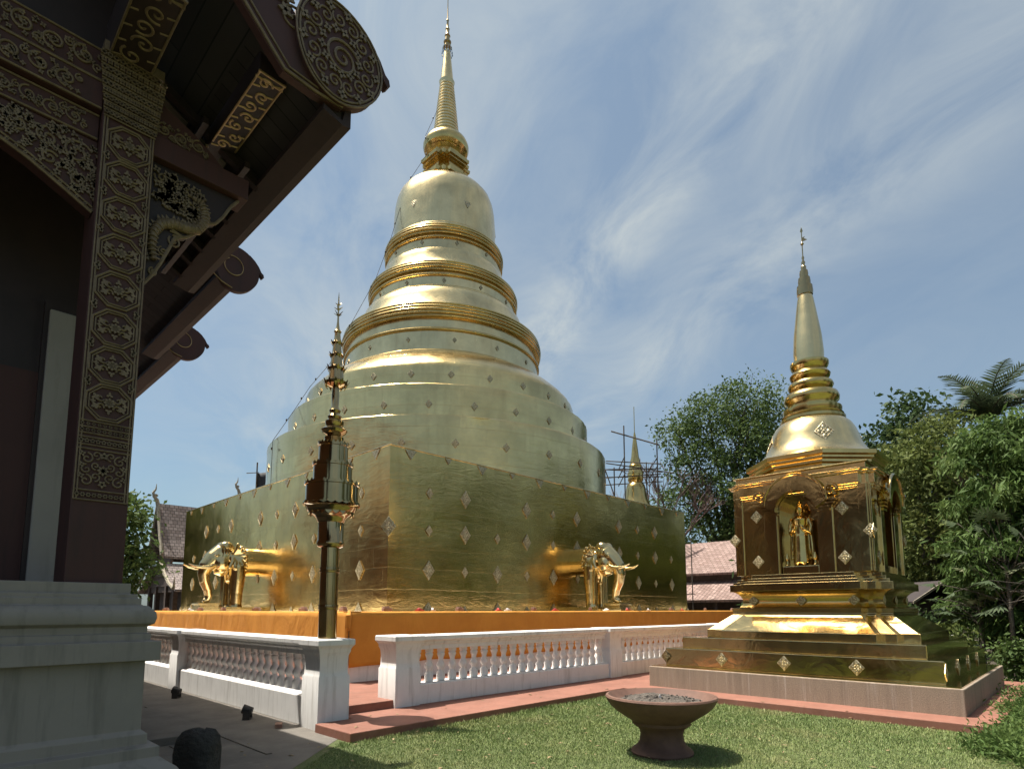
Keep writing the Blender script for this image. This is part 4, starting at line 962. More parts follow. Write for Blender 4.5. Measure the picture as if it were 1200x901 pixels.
for k in range(9):
    leafs(pc, PX0 + .03 + k * .034, 2.535, PY - .002, .017, 6, 0, .7); leafs(pc, PX0 + .03 + k * .034, 2.928, PY - .002, .018, 5, R(90), .8); leafs(pc, PX0 + .03 + k * .034, 3.007, PY - .002, .014, 6, 0, .8); leafs(pc, PX0 + .03 + k * .034, 3.052, PY - .002, .012, 6, 0, .8)
for sx in (-1, 1):
    for cz, r, s_ in ((2.64, .042, 1), (2.72, .036, -1), (2.80, .04, 1)):
        ribbon(pc, spiral(xc + sx * .10, cz, r, 1.2, R(90), s_ * sx), .0065, PY); ribbon(pc, spiral(xc + sx * .045, cz + .03, r * .8, 1.2, R(-90), -s_ * sx), .006, PY)
        leafs(pc, xc + sx * .13, cz + .03, PY - .002, .024, 4, .4, .6)
leafs(pc, xc, 2.72, PY - .002, .04, 8, 0, .5); leafs(pc, xc, 2.83, PY - .002, .03, 5, R(90), .6); leafs(pc, xc, 2.62, PY - .002, .03, 5, R(-90), .6)
pc.part('carved_border', M['relief'], pil, smooth=0)
# carved capital: rows of little diamonds and leaves
cp = HB_()
for r_ in range(9):
    z = 5.48 + r_ * .058; e = .006 * r_
    ribbon(cp, [(PX0 - e, z - .028), (PX1 + e, z - .028)], .006, PY - .01)
    for k in range(11): leafs(cp, PX0 - e + .016 + k * (pw + 2 * e - .03) / 10, z, PY - .012, .02 if r_ < 3 else .024, 4 if r_ % 2 else 6, R(45), .7, .016)
cp.box(PX0 - .03, PX1 + .03, PY - .03, 5.52, 5.97, 6.05)
cp.part('capital', M['relief'], pil, smooth=0)
# carved beams across the front, left of the pillar
def scroll_band(mb, x0, x1, z0, z1, y, seed):
    rnd = random.Random(seed); hgt = z1 - z0; x = x0 + hgt * .45; s_ = 1
    while x < x1 - hgt * .3:
        r = hgt * .36; ribbon(mb, spiral(x, (z0 + z1) / 2 + s_ * hgt * .04, r, 1.5, R(90) * s_, s_), hgt * .042, y)
        ribbon(mb, spiral(x + hgt * .40, (z0 + z1) / 2 - s_ * hgt * .2, r * .45, 1.3, R(-90) * s_, -s_), hgt * .034, y)
        leafs(mb, x, (z0 + z1) / 2, y - .002, hgt * .12, 6, rnd.random(), .6)
        for q in range(10): leafs(mb, x + hgt * (rnd.random() - .5) * .95, (z0 + z1) / 2 + (rnd.random() - .5) * hgt * .80, y - .002, hgt * .10, 4, rnd.random() * 3, .6)
        x += hgt * .82; s_ = -s_
for name, z0, z1, dy in (('carved_beam', 5.75, 6.02, 0), ('carved_beam', 5.50, 5.745, -.03), ('carved_beam', 5.28, 5.495, .03)):
    g = HB_(); g.box(-6.5, PX0 - .005, 5.16 + dy, 5.42, z0, z1); g = g.part(name, M['lacquer'], smooth=0, bevel=.004)
    c = HB_(); scroll_band(c, -1.6, PX0 - .02, z0 + .025, z1 - .025, 5.16 + dy, int(z0 * 100))
    for zz in (z0 + .012, z1 - .012): ribbon(c, [(-6.5, zz), (PX0 - .01, zz)], .008, 5.16 + dy)
    c.part('scrollwork', M['relief'], g, smooth=0)
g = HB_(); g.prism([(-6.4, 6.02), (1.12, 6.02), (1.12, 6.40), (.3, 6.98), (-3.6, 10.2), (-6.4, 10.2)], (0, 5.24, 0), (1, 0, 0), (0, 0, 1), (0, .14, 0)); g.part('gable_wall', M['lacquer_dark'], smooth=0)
# curved hanging pelmet below the beams
pel = [(PX0 - .005, 5.275), (PX0 - .005, 4.70), (.62, 4.80), (.40, 4.92), (.15, 5.02), (-.2, 5.10), (-.8, 5.14), (-6.5, 5.16), (-6.5, 5.275)]
g = HB_(); g.prism(pel, (0, 5.2, 0), (1, 0, 0), (0, 0, 1), (0, .12, 0)); g = g.part('pelmet', M['lacquer'], smooth=0)
c = HB_(); edge = pel[1:8]; ribbon(c, edge, .014, 5.2); ribbon(c, [(x, z + .04) for x, z in edge], .008, 5.2)
for k in range(26):
    t_ = k / 25; x = .80 - t_ * 1.3; z = np.interp(x, [p[0] for p in reversed(edge)], [p[1] for p in reversed(edge)]) + .02; leafs(c, x, z, 5.198, .014, 4, 0, .9)
for cx_, cz, r in ((.68, 5.12, .10), (.70, 4.90, .06), (.50, 5.14, .085), (.52, 4.99, .055), (.33, 5.15, .085), (.16, 5.17, .07), (0, 5.18, .07), (-.2, 5.19, .06), (-.4, 5.2, .05)):
    ribbon(c, spiral(cx_, cz, r, 1.5, R(30), 1), .010, 5.2); leafs(c, cx_ + r * .9, cz - r * .7, 5.198, r * .45, 5, r * 40, .6); leafs(c, cx_ - r * .9, cz + r * .5, 5.198, r * .4, 4, r * 30, .6)
rr_ = random.Random(3)
for k in range(230):
    x = .81 - rr_.random() ** 1.3 * 1.5; lo = np.interp(x, [p[0] for p in reversed(edge)], [p[1] for p in reversed(edge)]) + .06
    if lo < 5.25: leafs(c, x, lo + rr_.random() * (5.265 - lo), 5.198, .018 + .014 * rr_.random(), rr_.choice((3, 4, 5)), rr_.random() * 6, .6, .014)
c.part('scrollwork', M['relief'], g, smooth=0)
# beam end, carved panel and dragon bracket on the right of the pillar
g = HB_(); g.box(PX1 - .01, 1.90, 5.12, 5.36, 5.34, 5.525); g.part('beam_end', M['lacquer'], smooth=0, bevel=.006)
g = HB_(); g.prism([(PX1, 5.53), (1.72, 5.53), (1.58, 5.64), (1.42, 5.74), (PX1, 5.86)], (0, 5.16, 0), (1, 0, 0), (0, 0, 1), (0, .08, 0)); g = g.part('gable_panel', M['lacquer'], smooth=0)
c = HB_(); scroll_band(c, PX1, 1.60, 5.54, 5.70, 5.16, 5); c.part('scrollwork', M['relief'], g, smooth=0)
brk = [(PX1, 5.335), (1.84, 5.335), (1.78, 5.25), (1.72, 5.12), (1.66, 5.03), (1.58, 4.99), (1.52, 4.88), (1.44, 4.80), (1.36, 4.76), (1.32, 4.64), (1.27, 4.50), (1.22, 4.38), (PX1, 4.26)]
g = HB_(); g.prism(brk, (0, 5.19, 0), (1, 0, 0), (0, 0, 1), (0, .07, 0)); g = g.part('bracket', M['lacquer_dark'], smooth=0)
c = HB_(); ribbon(c, brk[1:], .014, 5.19)
c.part('bracket_edge', M['relief'], g, smooth=0)
c = HB_()
dp = [(1.22, 4.50), (1.195, 4.60), (1.20, 4.72), (1.25, 4.82), (1.34, 4.865), (1.44, 4.87), (1.52, 4.90), (1.57, 4.98), (1.575, 5.07), (1.54, 5.15), (1.47, 5.17)]
c.tube([(x, 5.172, z) for x, z in dp], [.02, .03, .038, .042, .043, .043, .042, .04, .036, .03, .02], 10)
for i in range(len(dp) - 1):
    for t_ in (0, .33, .66):
        x = dp[i][0] + (dp[i + 1][0] - dp[i][0]) * t_; z = dp[i][1] + (dp[i + 1][1] - dp[i][1]) * t_; dx, dz = dp[i + 1][0] - dp[i][0], dp[i + 1][1] - dp[i][1]; L_ = math.hypot(dx, dz); nx, nz = -dz / L_, dx / L_
        c.tube([(x - nx * .036, 5.15, z - nz * .036), (x, 5.128, z), (x + nx * .036, 5.15, z + nz * .036)], .006, 5)
        c.prism([(-.014, 0), (.014, 0), (0, .03)], (x + nx * .04, 5.17, z + nz * .04), (dx / L_, 0, dz / L_), (nx, 0, nz), (0, -.012, 0))
leafs(c, 1.36, 5.10, 5.186, .055, 10, 0, .6, .03); leafs(c, 1.36, 5.10, 5.17, .03, 8, .2, .7, .02)
for k in range(12): ribbon(c, spiral(1.36 + .085 * math.cos(k * .524), 5.10 + .085 * math.sin(k * .524), .028, 1.3, k, 1), .006, 5.186)
for k in range(80):
    a = random.random(); x = 1.19 + a * .38; z = 4.98 + random.random() * .32 * (1 - .2 * a); leafs(c, x, z, 5.186, .03 + .015 * random.random(), 4, random.random() * 3, .6, .02)
for cx_, cz, r in ((1.24, 5.22, .06), (1.30, 5.02, .05), (1.48, 5.22, .06), (1.46, 5.08, .05), (1.22, 4.40, .035), (1.26, 5.08, .045), (1.36, 4.72, .05), (1.28, 4.60, .04)): ribbon(c, spiral(cx_, cz, r, 1.6, r * 50, 1), .008, 5.186)
for k in range(4): ribbon(c, [(1.30 + .02 * k, 4.83 - .03 * k), (1.42, 4.79), (1.50, 4.86)], .008, 5.186)
c.part('dragon_relief', M['relief'], g, smooth=40)
# purlins carried forward under the verge
for x0, x1, ya, z0, z1, mt in ((1.65, 1.87, 4.36, 5.93, 6.10, 'relief_bright'), (.80, 1.10, 4.25, 5.98, 6.32, 'relief')):
    g = HB_(); g.box(x0, x1, ya, 7.3, z0, z1); g = g.part('purlin', M['lacquer_dark'], smooth=0, bevel=.008)
    c = HB_()
    def rb(pts, w, zz): c.tube([(x, y, zz) for x, y in pts], w, 6)
    L_ = 5.4 - ya
    for xx in (x0 + .012, x1 - .012): rb([(xx, ya), (xx, 5.38)], .009, z0)
    for k in range(7):
        yy = ya + .1 + k * L_ / 7; rb(spiral((x0 + x1) / 2 + (.02 if k % 2 else -.02), yy, .058 * (x1 - x0) / .22, 1.3, k, 1 if k % 2 else -1), .010, z0)
        rb([(x0 + .015, yy + .07), (x0 + .07, yy + .05)], .008, z0); rb([(x1 - .015, yy - .05), (x1 - .07, yy - .03)], .008, z0)
    for yy in (ya + .01, ya + .07): rb([(x0, yy), (x1, yy)], .010, z0)
    c.part('scrollwork', M[mt], g, smooth=0)
# roofs: three tiers, each with slab, fascia, rafters, bargeboard and roundel
SL = .78
def roof_tier(xe, ze, ya, yb, ridge_x=-3.6, rafters=False):
    dz = (xe - ridge_x) * SL
    curve = [(0, 0), (.25, .12), (.5, .29), (.75, .50), (1, 1.0)]
    pts = [(xe - (xe - ridge_x) * t, ze + dz * h_) for t, h_ in [(0, 0), (.12, .085), (.3, .24), (.6, .56), (1, 1)]]
    g = HB_(); under = [(x, z) for x, z in pts]; over = [(x + .02, z + .10) for x, z in reversed(pts)]
    g.prism(under + over, (0, ya, 0), (1, 0, 0), (0, 0, 1), (0, yb - ya, 0))
    if not rafters: pass
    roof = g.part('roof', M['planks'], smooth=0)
    t = HB_(); ov = [(x + .04, z + .104) for x, z in pts]; t.prism(ov + [(x + .04, z + .06) for x, z in reversed(ov)], (0, ya - .02, 0), (1, 0, 0), (0, 0, 1), (0, yb - ya, 0)); t.part('roof_tiles', M['tiles_dark'], roof, smooth=0)
    f = HB_(); f.prism([(xe + .055, ze - .05), (xe + .055, ze + .17), (xe + .02, ze + .17), (xe - .02, ze - .02), (xe - .19, ze - .02 + .05), (xe - .19, ze - .05 + .03), (xe - .02, ze - .06)], (0, ya - .03, 0), (1, 0, 0), (0, 0, 1), (0, yb - ya, 0)); f.part('fascia', M['fascia'], roof, smooth=0)
    return roof
r1_ = roof_tier(2.27, 5.75, 4.16, 7.9)
r2_ = roof_tier(2.70, 5.95, 7.55, 11.0)
r3_ = roof_tier(3.02, 6.02, 10.5, 33.0)
# tile undersides between the rafters behind the bracket
g = HB_()
for k in range(6):
    y = 5.55 + k * .36
    for xo in (.02, .36): g.prism([(1.62 - xo, 6.03 + xo * .62), (1.86 - xo, 5.90 + xo * .62), (1.86 - xo, 5.885 + xo * .62), (1.62 - xo, 6.015 + xo * .62)], (0, y, 0), (1, 0, 0), (0, 0, 1), (0, .2, 0))
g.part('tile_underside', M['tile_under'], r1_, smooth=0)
for k in range(7):
    g = HB_(); y = 5.42 + k * .36; g.prism([(2.1, 5.80), (1.2, 6.33), (1.2, 6.25), (2.1, 5.72)], (0, y, 0), (1, 0, 0), (0, 0, 1), (0, .07, 0)); g.part('rafter', M['lacquer_dark'], r1_, smooth=0)
for x, z in ((1.92, 5.84), (1.55, 6.055)): g = HB_(); g.box(x, x + .05, 5.3, 7.8, z - .06, z); g.part('purlin_strip', M['lacquer_dark'], r1_, smooth=0)
def roundel(cx_, cz, rx, rz, y, t, parent, rich):
    """Lobed end of a bargeboard: rounded board with a beak, thick, in the plane Y=y."""
    out = []
    for k in range(40):
        a = 2 * math.pi * k / 40; e = 1 + .03 * math.sin(3 * a + 1); out.append((cx_ + rx * e * math.cos(a), cz + rz * e * math.sin(a)))
    beak = [(cx_ + rx * q0, cz + rz * q1) for q0, q1 in ((.55, .84), (.80, .68), (1.0, .48), (1.14, .26), (1.24, .20), (1.27, .08), (1.20, .02), (1.12, .10), (1.02, .22), (.95, .20))]
    g = HB_(); g.prism(out, (0, y, 0), (1, 0, 0), (0, 0, 1), (0, t, 0)); g.prism(beak, (0, y + .005, 0), (1, 0, 0), (0, 0, 1), (0, t - .01, 0))
    g = g.part('bargeboard_end', M['lacquer'], parent, smooth=30)
    c = HB_()
    if rich:
        for k in (1.0, .93): ribbon(c, [(cx_ + (x - cx_) * k, cz + (z - cz) * k) for x, z in out + out[:1]], .009, y)
        ribbon(c, spiral(cx_ + .02, cz - .04, rx * .42, 2.2, .4, 1, 46), .012, y)
        for k in range(13):
            a = 2 * math.pi * k / 13 + .2; x, z = cx_ + rx * .66 * math.cos(a), cz + rz * .66 * math.sin(a); ribbon(c, spiral(x, z, rx * .17, 1.4, a + 1, 1 if k % 2 else -1), .009, y)
            leafs(c, cx_ + rx * .86 * math.cos(a + .24), cz + rz * .84 * math.sin(a + .24), y - .002, rx * .12, 4, a, .6, .016)
            leafs(c, cx_ + rx * .44 * math.cos(a + .24), cz + rz * .44 * math.sin(a + .24), y - .002, rx * .11, 4, a, .6, .016)
        c.part('scrollwork', M['relief'], g, smooth=0)
    else:
        ribbon(c, spiral(cx_ - rx * .2, cz + rz * .05, rx * .5, 1.0, R(120), -1, 30, .25), .006, y)
        ribbon(c, [(cx_ - rx * 1.1, cz - rz * .55), (cx_ - rx * .7, cz - rz * .80), (cx_ - rx * .2, cz - rz * .93)], .006, y)
        c.part('scroll_line', M['relief_bright'], g, smooth=0)
    return g
def barge(parent, y, t, xe, ze, rich, low, wid):
    """Raking board from the roundel up the verge."""
    g = HB_(); up = low[-1]
    poly = [(x, z) for x, z in low] + [(x + wid * .66, z + wid * .75) for x, z in reversed(low)]
    g.prism(poly, (0, y + .01, 0), (1, 0, 0), (0, 0, 1), (0, t, 0)); g = g.part('bargeboard', M['lacquer'], parent, smooth=0)
    c = HB_(); ribbon(c, [(x + .012, z + .02) for x, z in low], .013, y + .01); ribbon(c, [(x + .05, z + .06) for x, z in low], .008, y + .01)
    if rich:
        for k in range(9):
            t_ = .25 + k * .22; x, z = low[1][0] - t_ * .70, low[1][1] + t_ * .70; x += wid * .33; z += wid * .38
            ribbon(c, spiral(x, z, wid * .26, 1.4, k, 1 if k % 2 else -1), .010, y + .01); leafs(c, x + .08, z - .13, y + .008, .06, 5, k, .6, .016); leafs(c, x - .06, z + .15, y + .008, .06, 5, k, .6, .016)
    c.part('scrollwork', M['relief'], g, smooth=0); return g
b1 = barge(r1_, 4.10, .07, 2.3, 5.75, True, [(2.22, 5.80), (1.98, 5.785), (1.73, 5.80), (1.58, 5.95), (1.39, 6.146), (1.147, 6.36), (.5, 6.95), (-1.2, 8.4), (-3.6, 10.3)], .44)
roundel(2.175, 6.25, .385, .435, 4.07, .09, r1_, True)
cr_ = HB_(); cr_.prism([(1.80, 6.50), (1.92, 6.60), (1.86, 6.68), (1.78, 6.76), (1.79, 6.66), (1.70, 6.62)], (0, 4.1, 0), (1, 0, 0), (0, 0, 1), (0, .06, 0)); cr_.part('bargeboard_crest', M['lacquer'], r1_, smooth=0)
roundel(2.70, 6.04, .27, .30, 7.50, .07, r2_, False); roundel(3.02, 6.13, .28, .30, 10.45, .07, r3_, False)
for rr, yy, xe, ze in ((r2_, 7.52, 2.72, 5.95), (r3_, 10.47, 3.04, 6.02)):
    barge(rr, yy, .05, xe, ze, False, [(xe, ze - .08), (xe - .5, ze + .10), (xe - 1.4, ze + .7), (xe - 3.2, ze + 2.2), (-3.6, ze + 5.0)], .34)

# ================================================================ BACKGROUND TEMPLES
def lanna_temple(label, apex, half_w, eave_z, length, s_=1.0):
    """Gable on the plane X=apex.x facing -X, ridge running along +X."""
    ax, ay, az = apex
    t = thing('viharn', label, 'temple', (ax, ay, 0)); H_ = az - eave_z
    prof = [(0, H_), (.10, H_ * .80), (.22, H_ * .58), (.36, H_ * .38)]
    low = [(.36, H_ * .30), (.55, H_ * .17), (.78, H_ * .06), (1.0, 0)]
    def slab(pr, x0, x1, th=.14):
        g = MB()
        for sg in (-1, 1):
            q = [(sg * a * half_w, b + eave_z) for a, b in pr]; poly = q + [(y, z - th) for y, z in reversed(q)]
            g.prism(poly, (x0, 0, 0), (0, 1, 0), (0, 0, 1), (x1 - x0, 0, 0))
        return g
    r_ = slab(prof, -.5, length).build('roof', M['tiles_grey'], t, smooth=0); slab(low, -.4, length).build('lower_roof', M['tiles_grey'], t, smooth=0)
    g = MB(); q = [(a * half_w * .97, b + eave_z - .1) for a, b in prof + low]; poly = q + [(-y, z) for y, z in reversed(q)]
    g.prism(poly, (0, 0, 0), (0, 1, 0), (0, 0, 1), (.12, 0, 0)); g.build('gable', M['old_wood'], t, smooth=0)
    for k in range(7):
        g = MB(); z = eave_z + H_ * (.05 + .11 * k); w_ = np.interp(z - eave_z, [b for a, b in reversed(prof + low)], [a for a, b in reversed(prof + low)]) * half_w * .92
        g.box(-.06, -.005, -w_, w_, z, z + .08 * s_); g.build('gable_batten', M['old_wood'], t, smooth=0)
    for sg in (-1, 1):
        for pr in (prof, low):
            g = MB()
            g.tube([(-.55, sg * a * half_w * 1.02, b + eave_z + .05) for a, b in pr], .10 * s_, 6)
            a, b = pr[-1]; g.tube([(-.55, sg * a * half_w * 1.02, b + eave_z + .05), (-.55, sg * (a * half_w * 1.02 + .14), b + eave_z + .12), (-.55, sg * (a * half_w * 1.02 + .12), b + eave_z + .75)], [.09 * s_, .08 * s_, .015], 6)
            g.build('bargeboard', M['bargeboard'], t, smooth=40)
    g = MB(); z = az
    g.tube([(-.55, 0, z - .1), (-.62, 0, z + .2), (-.80, 0, z + .42), (-.86, .0, z + .66), (-.72, 0, z + .9), (-.70, 0, z + 1.25)], [.13, .12, .10, .08, .05, .012], 8); g.sphere((-.70, 0, z + .5), (.14, .08, .1), 8, 6)
    g.build('ridge_finial', M['bargeboard'], t, smooth=40)
    g = MB(); g.box(.5, length - .5, -half_w * .62, half_w * .62, 0, eave_z + .35); g.build('wall', M['old_wood'], t, smooth=0)
    for y in (-.62, -.25, .25, .62): MB().box(-.1, .15, y * half_w - .15, y * half_w + .15, 0, eave_z + .3).build('porch_column', M['old_wood'], t, smooth=0)
    return t
lanna_temple('old wooden temple with a steep curved grey gable between the hall and the stupa', (11.8, 42.6, 8.5), 4.0, 2.9, 16)
lanna_temple('temple farther back whose curled roof finial shows above the left edge of the stupa base', (19.4, 49.3, 11.2), 5.2, 4.2, 14, 1.1)
# black tarp on a pole behind the stupa's left corner
t = thing('tarp_screen', 'black tarp hung on a crossed pole behind the left edge of the stupa base', 'tarp', (16.55, 40.4, 0))
g = MB(); g.tube([(0, 0, 0), (0, 0, 11.75)], .05, 8); g.tube([(-.5, .5, 11.0), (.1, -.1, 11.05)], .03, 6); g.build('pole', M['bamboo'], t)
vs = []; fs = []
for i in range(9):
    for j in range(9):
        u = i / 8; v = j / 8; vs.append((.02 + .62 * u + .03 * math.sin(v * 5), -.02 - .62 * u + .05 * math.sin(u * 7 + v * 2), 11.0 + .05 * u - 2.6 * v + .08 * u * u))
for i in range(8):
    for j in range(8): fs.append((i * 9 + j, i * 9 + j + 1, (i + 1) * 9 + j + 1, (i + 1) * 9 + j))
g = MB(); g.add(vs, fs); o = g.build('sheet', M['tarp'], t, smooth=60); o.modifiers.new('s', 'SOLIDIFY').thickness = .01
# little golden spire behind, wrapped in scaffolding
gs = thing('distant_spire', 'small golden spire rising behind the right end of the stupa base', 'spire', (36.35, 22.85, 0))
MB().lathe([(1.5, 0), (1.5, 6.5), (1.2, 6.6), (1.2, 8.4), (1.05, 8.5), (1.05, 9.0)], (0, 0), 8).build('base', M['gold_ring'], gs, smooth=0)
MB().lathe([(1.05, 9.0), (.98, 9.2), (.84, 9.5), (.74, 9.9), (.70, 10.3), (.62, 10.6), (.46, 10.75), (.5, 10.85), (.56, 10.95), (.52, 11.2), (.58, 11.35), (.5, 11.6), (.42, 11.9), (.46, 12.0), (.34, 12.2), (.36, 12.35), (.28, 12.6), (.22, 13.2), (.12, 14.0), (.06, 14.4), (.03, 14.5), (.025, 16.4)], (0, 0), 24).build('bell_and_cone', M['gold_ring'], gs, smooth=40)
sf = thing('scaffold', 'bamboo scaffold of crossed poles around the small golden spire', 'scaffold', (36.35, 22.85, 0))
g = MB(); u = Vector((math.cos(YAW), -math.sin(YAW), 0)); w = Vector((math.sin(YAW), math.cos(YAW), 0))
def P3(a, b, z): q = u * a + w * b; return (q.x, q.y, z)
for a, b, zt in ((-1.0, -1.2, 14.6), (1.3, -1.2, 13.6), (-1.3, 1.3, 12.2), (1.1, 1.3, 12.6), (-2.2, 0, 11.9)): MB().tube([P3(a, b, 0), P3(a, b, zt)], .05, 6).build('upright_pole', M['bamboo'], sf)
def cross(pts, r_): MB().tube(pts, r_, 6).build('cross_pole', M['bamboo'], sf)
for z in (10.9, 11.5, 12.1):
    for b in (-1.2, 1.3): cross([P3(-2.3, b, z - .05), P3(1.9 + .3 * b, b, z + .25 * math.sin(z * 3))], .04)
    for a in (-1.0, 1.3): cross([P3(a - .1, -1.7, z + .1), P3(a + .1, 1.8, z)], .04)
cross([P3(-2.2, 0, 11.8), P3(-1.0, 0, 8.2)], .045); cross([P3(-1.9, -1.2, 14.2), P3(1.5, -1.2, 13.2)], .05); cross([P3(-2.3, -1.2, 11.9), P3(2.4, -1.2, 11.2)], .04)

# tiled building between the two stupas
tb = thing('tiled_building', 'low building with two tiers of pinkish tiled roof between the two stupas', 'building', (36.2, 16.5, 0))
def roof_slab(name, x0, z0, x1, z1, ya, yb, mat=M['tiles_pink']):
    g = MB(); g.prism([(x0, z0), (x1, z1), (x1 + .05, z1 + .14), (x0 - .05, z0 + .14)], (0, ya, 0), (1, 0, 0), (0, 0, 1), (0, yb - ya, 0)); return g.build(name, mat, tb, smooth=0)
roof_slab('upper_roof', -.8, 3.85, 2.6, 6.2, -3.2, 6.5); roof_slab('lower_roof', -2.6, 2.15, -.2, 3.45, -3.2, 6.5); roof_slab('far_roof', 6.0, 3.85, 2.6, 6.2, -3.2, 6.5)
MB().box(-.3, 5.5, -2.8, 6.0, 0, 3.95).build('wall', M['old_wood'], tb, smooth=0)
for k in range(5): MB().box(-2.4, -2.25, -2.6 + k * 2.0, -2.45 + k * 2.0, 0, 2.25).build('veranda_post', M['old_wood'], tb, smooth=0)
ps_ = thing('scaffold', 'thin scaffold poles standing before the pinkish tiled roof', 'scaffold', (33.0, 17.0, 0))
g = MB()
for a, zt in ((0, 6.0), (-1.1, 3.9), (-1.7, 3.4)): MB().tube([(.7 * a, -.7 * a, 0), (.7 * a, -.7 * a, zt)], .035, 6).build('upright_pole', M['bamboo'], ps_)
for z in (1.5, 2.6, 3.2): MB().tube([(-1.3, 1.3, z), (.1, -.1, z + .05)], .03, 6).build('cross_pole', M['bamboo'], ps_)
# dark hut among the trees on the right
ht = thing('garden_hut', 'dark little garden hut with a steep gable under the trees right of the small stupa', 'hut', (25.5, 3.9, 0), R(-45))
MB().box(-.85, .85, .3, 2.4, 0, 2.1).build('wall', M['soffit'], ht, smooth=0)
MB().prism([(-1.15, 2.0), (0, 2.72), (1.15, 2.0), (1.15, 1.93), (0, 2.64), (-1.15, 1.93)], (0, -.5, 0), (1, 0, 0), (0, 0, 1), (0, 3.2, 0)).build('roof', M['soffit'], ht, smooth=0)
for sg in (-1, 1): MB().prism([(0, 2.66), (0, 2.75), (sg * 1.2, 2.0), (sg * 1.2, 1.92)], (0, -.54, 0), (1, 0, 0), (0, 0, 1), (0, .035, 0)).build('verge_board', M['bargeboard'], ht, smooth=0)
for x in (-.9, .9): MB().box(x - .05, x + .05, -.35, -.25, 0, 2.1).build('porch_post', M['old_wood'], ht, smooth=0)

# ================================================================ PLANTS
def leaf_cloud(centers, radii, n_cl, per, lsize, rng, asp=.45, droop=0.0, shell=.55, cl_r=.45):
    """Clusters of small folded leaves spread through ellipsoid blobs."""
    V = []; total = 0
    for (c, r, k) in zip(centers, radii, n_cl):
        d = rng.normal(size=(k, 3)); d /= np.linalg.norm(d, axis=1)[:, None]
        rad = shell + (1 - shell) * rng.random(k) ** .6
        rad = np.where(rng.random(k) < .25, rng.random(k) ** .5, rad) * (1 + .12 * np.sin(d[:, 0] * 5 + c[0]) * np.cos(d[:, 2] * 4 + c[1]))
        cc = np.array(c) + d * rad[:, None] * np.array(r)
        m_ = per
        ce = np.repeat(cc, m_, 0); out = np.repeat(d, m_, 0); N_ = len(ce)
        off = rng.normal(size=(N_, 3)) * cl_r * np.array([1, 1, .6]); p = ce + off
        dirv = rng.normal(size=(N_, 3)) + out * .7; dirv[:, 2] -= droop; dirv /= np.linalg.norm(dirv, axis=1)[:, None]
        side = np.cross(dirv, rng.normal(size=(N_, 3))); side /= np.linalg.norm(side, axis=1)[:, None] + 1e-9
        s_ = lsize * (.6 + .8 * rng.random(N_)); w = s_ * asp
        q = np.stack([p, p + dirv * (s_ * .5)[:, None] + side * w[:, None] * .5, p + dirv * s_[:, None] + np.array([0, 0, -.12]) * s_[:, None], p + dirv * (s_ * .5)[:, None] - side * w[:, None] * .5], 1)
        V.append(q.reshape(-1, 3))
    V = np.concatenate(V); return V
def tree(label, base, blobs, trunk_r, mat, lsize=.3, dens=1.0, per=22, asp=.45, droop=0, cl_r=.45, group=None, seed=1, name='tree', fork=None, bark='bark', shell=.55):
    rng = np.random.default_rng(seed); rnd = random.Random(seed); bx, by = base
    t = thing(name, label, 'tree', (bx, by, 0), 0, group)
    top = max(b[2] for b in blobs); fk = fork or .35 * top
    tr_ = MB(); mid = Vector((.3 * rnd.uniform(-1, 1), .3 * rnd.uniform(-1, 1), fk * .5)); fkp = Vector((.2 * rnd.uniform(-1, 1), .2 * rnd.uniform(-1, 1), fk))
    tr_.tube([(0, 0, -.1), (0, 0, .3), mid, fkp], [trunk_r * 1.35, trunk_r, trunk_r * .85, trunk_r * .7], 10)
    for b in blobs:
        tgt = Vector(b[:3]); m1 = fkp.lerp(tgt, .5) + Vector((rnd.uniform(-.4, .4), rnd.uniform(-.4, .4), .1 * tgt.z * rnd.random()))
        tr_.tube([fkp - Vector((0, 0, .2)), m1, tgt], [trunk_r * .5, trunk_r * .3, trunk_r * .1], 7)
        for _ in range(5):
            e = tgt + Vector((rnd.uniform(-1, 1) * b[3], rnd.uniform(-1, 1) * b[4], rnd.uniform(-.3, 1) * b[5])) * .85; tr_.tube([m1.lerp(tgt, rnd.uniform(.2, 1)), (m1 + e) / 2 + Vector((0, 0, .3)), e], [trunk_r * .16, trunk_r * .09, trunk_r * .03], 5)
    tr_.build('trunk', M[bark], t, smooth=60)
    ncl = [max(6, int(dens * 4.6 * (b[3] * b[4] * b[5]) ** (2 / 3) / max(.12, cl_r) ** 1.5)) for b in blobs]
    V = leaf_cloud([b[:3] for b in blobs], [b[3:6] for b in blobs], ncl, per, lsize, rng, asp, droop, shell, cl_r)
    fast_mesh('crown', V, np.arange(len(V)).reshape(-1, 4), M[mat], t); return t
u2, w2 = np.array([math.cos(YAW), -math.sin(YAW)]), np.array([math.sin(YAW), math.cos(YAW)])
def bl3(a, b, z, ra, rz): q = u2 * a + w2 * b; return (q[0], q[1], z, ra, ra, rz)
tree('big rounded green tree behind the gap between the two stupas', (46.6, 20.8),
     [bl3(-1.2, 0, 17.6, 2.6, 2.0), bl3(1.8, -.5, 18.4, 2.8, 2.2), bl3(4.0, .5, 17.0, 2.6, 2.2), bl3(-3.6, 0, 16.0, 2.0, 1.5), bl3(-2.4, -1, 13.2, 2.4, 1.8), bl3(.6, -1.4, 14.6, 2.8, 2.2), bl3(3.6, -1, 13.4, 2.8, 2.2), bl3(-3.4, 0, 10.2, 2.4, 1.9), bl3(-.4, -1.6, 10.6, 2.7, 2.0), bl3(2.8, -1.2, 9.8, 2.7, 2.2), bl3(-2.0, -1, 7.2, 2.4, 1.7), bl3(1.6, -1, 6.8, 2.7, 1.8), bl3(5.2, 0, 9.6, 2.4, 2.2)],
     .45, 'leaf_a', .27, 1.15, 34, .5, .1, .52, 'trees beyond the stupas', 3, fork=5)
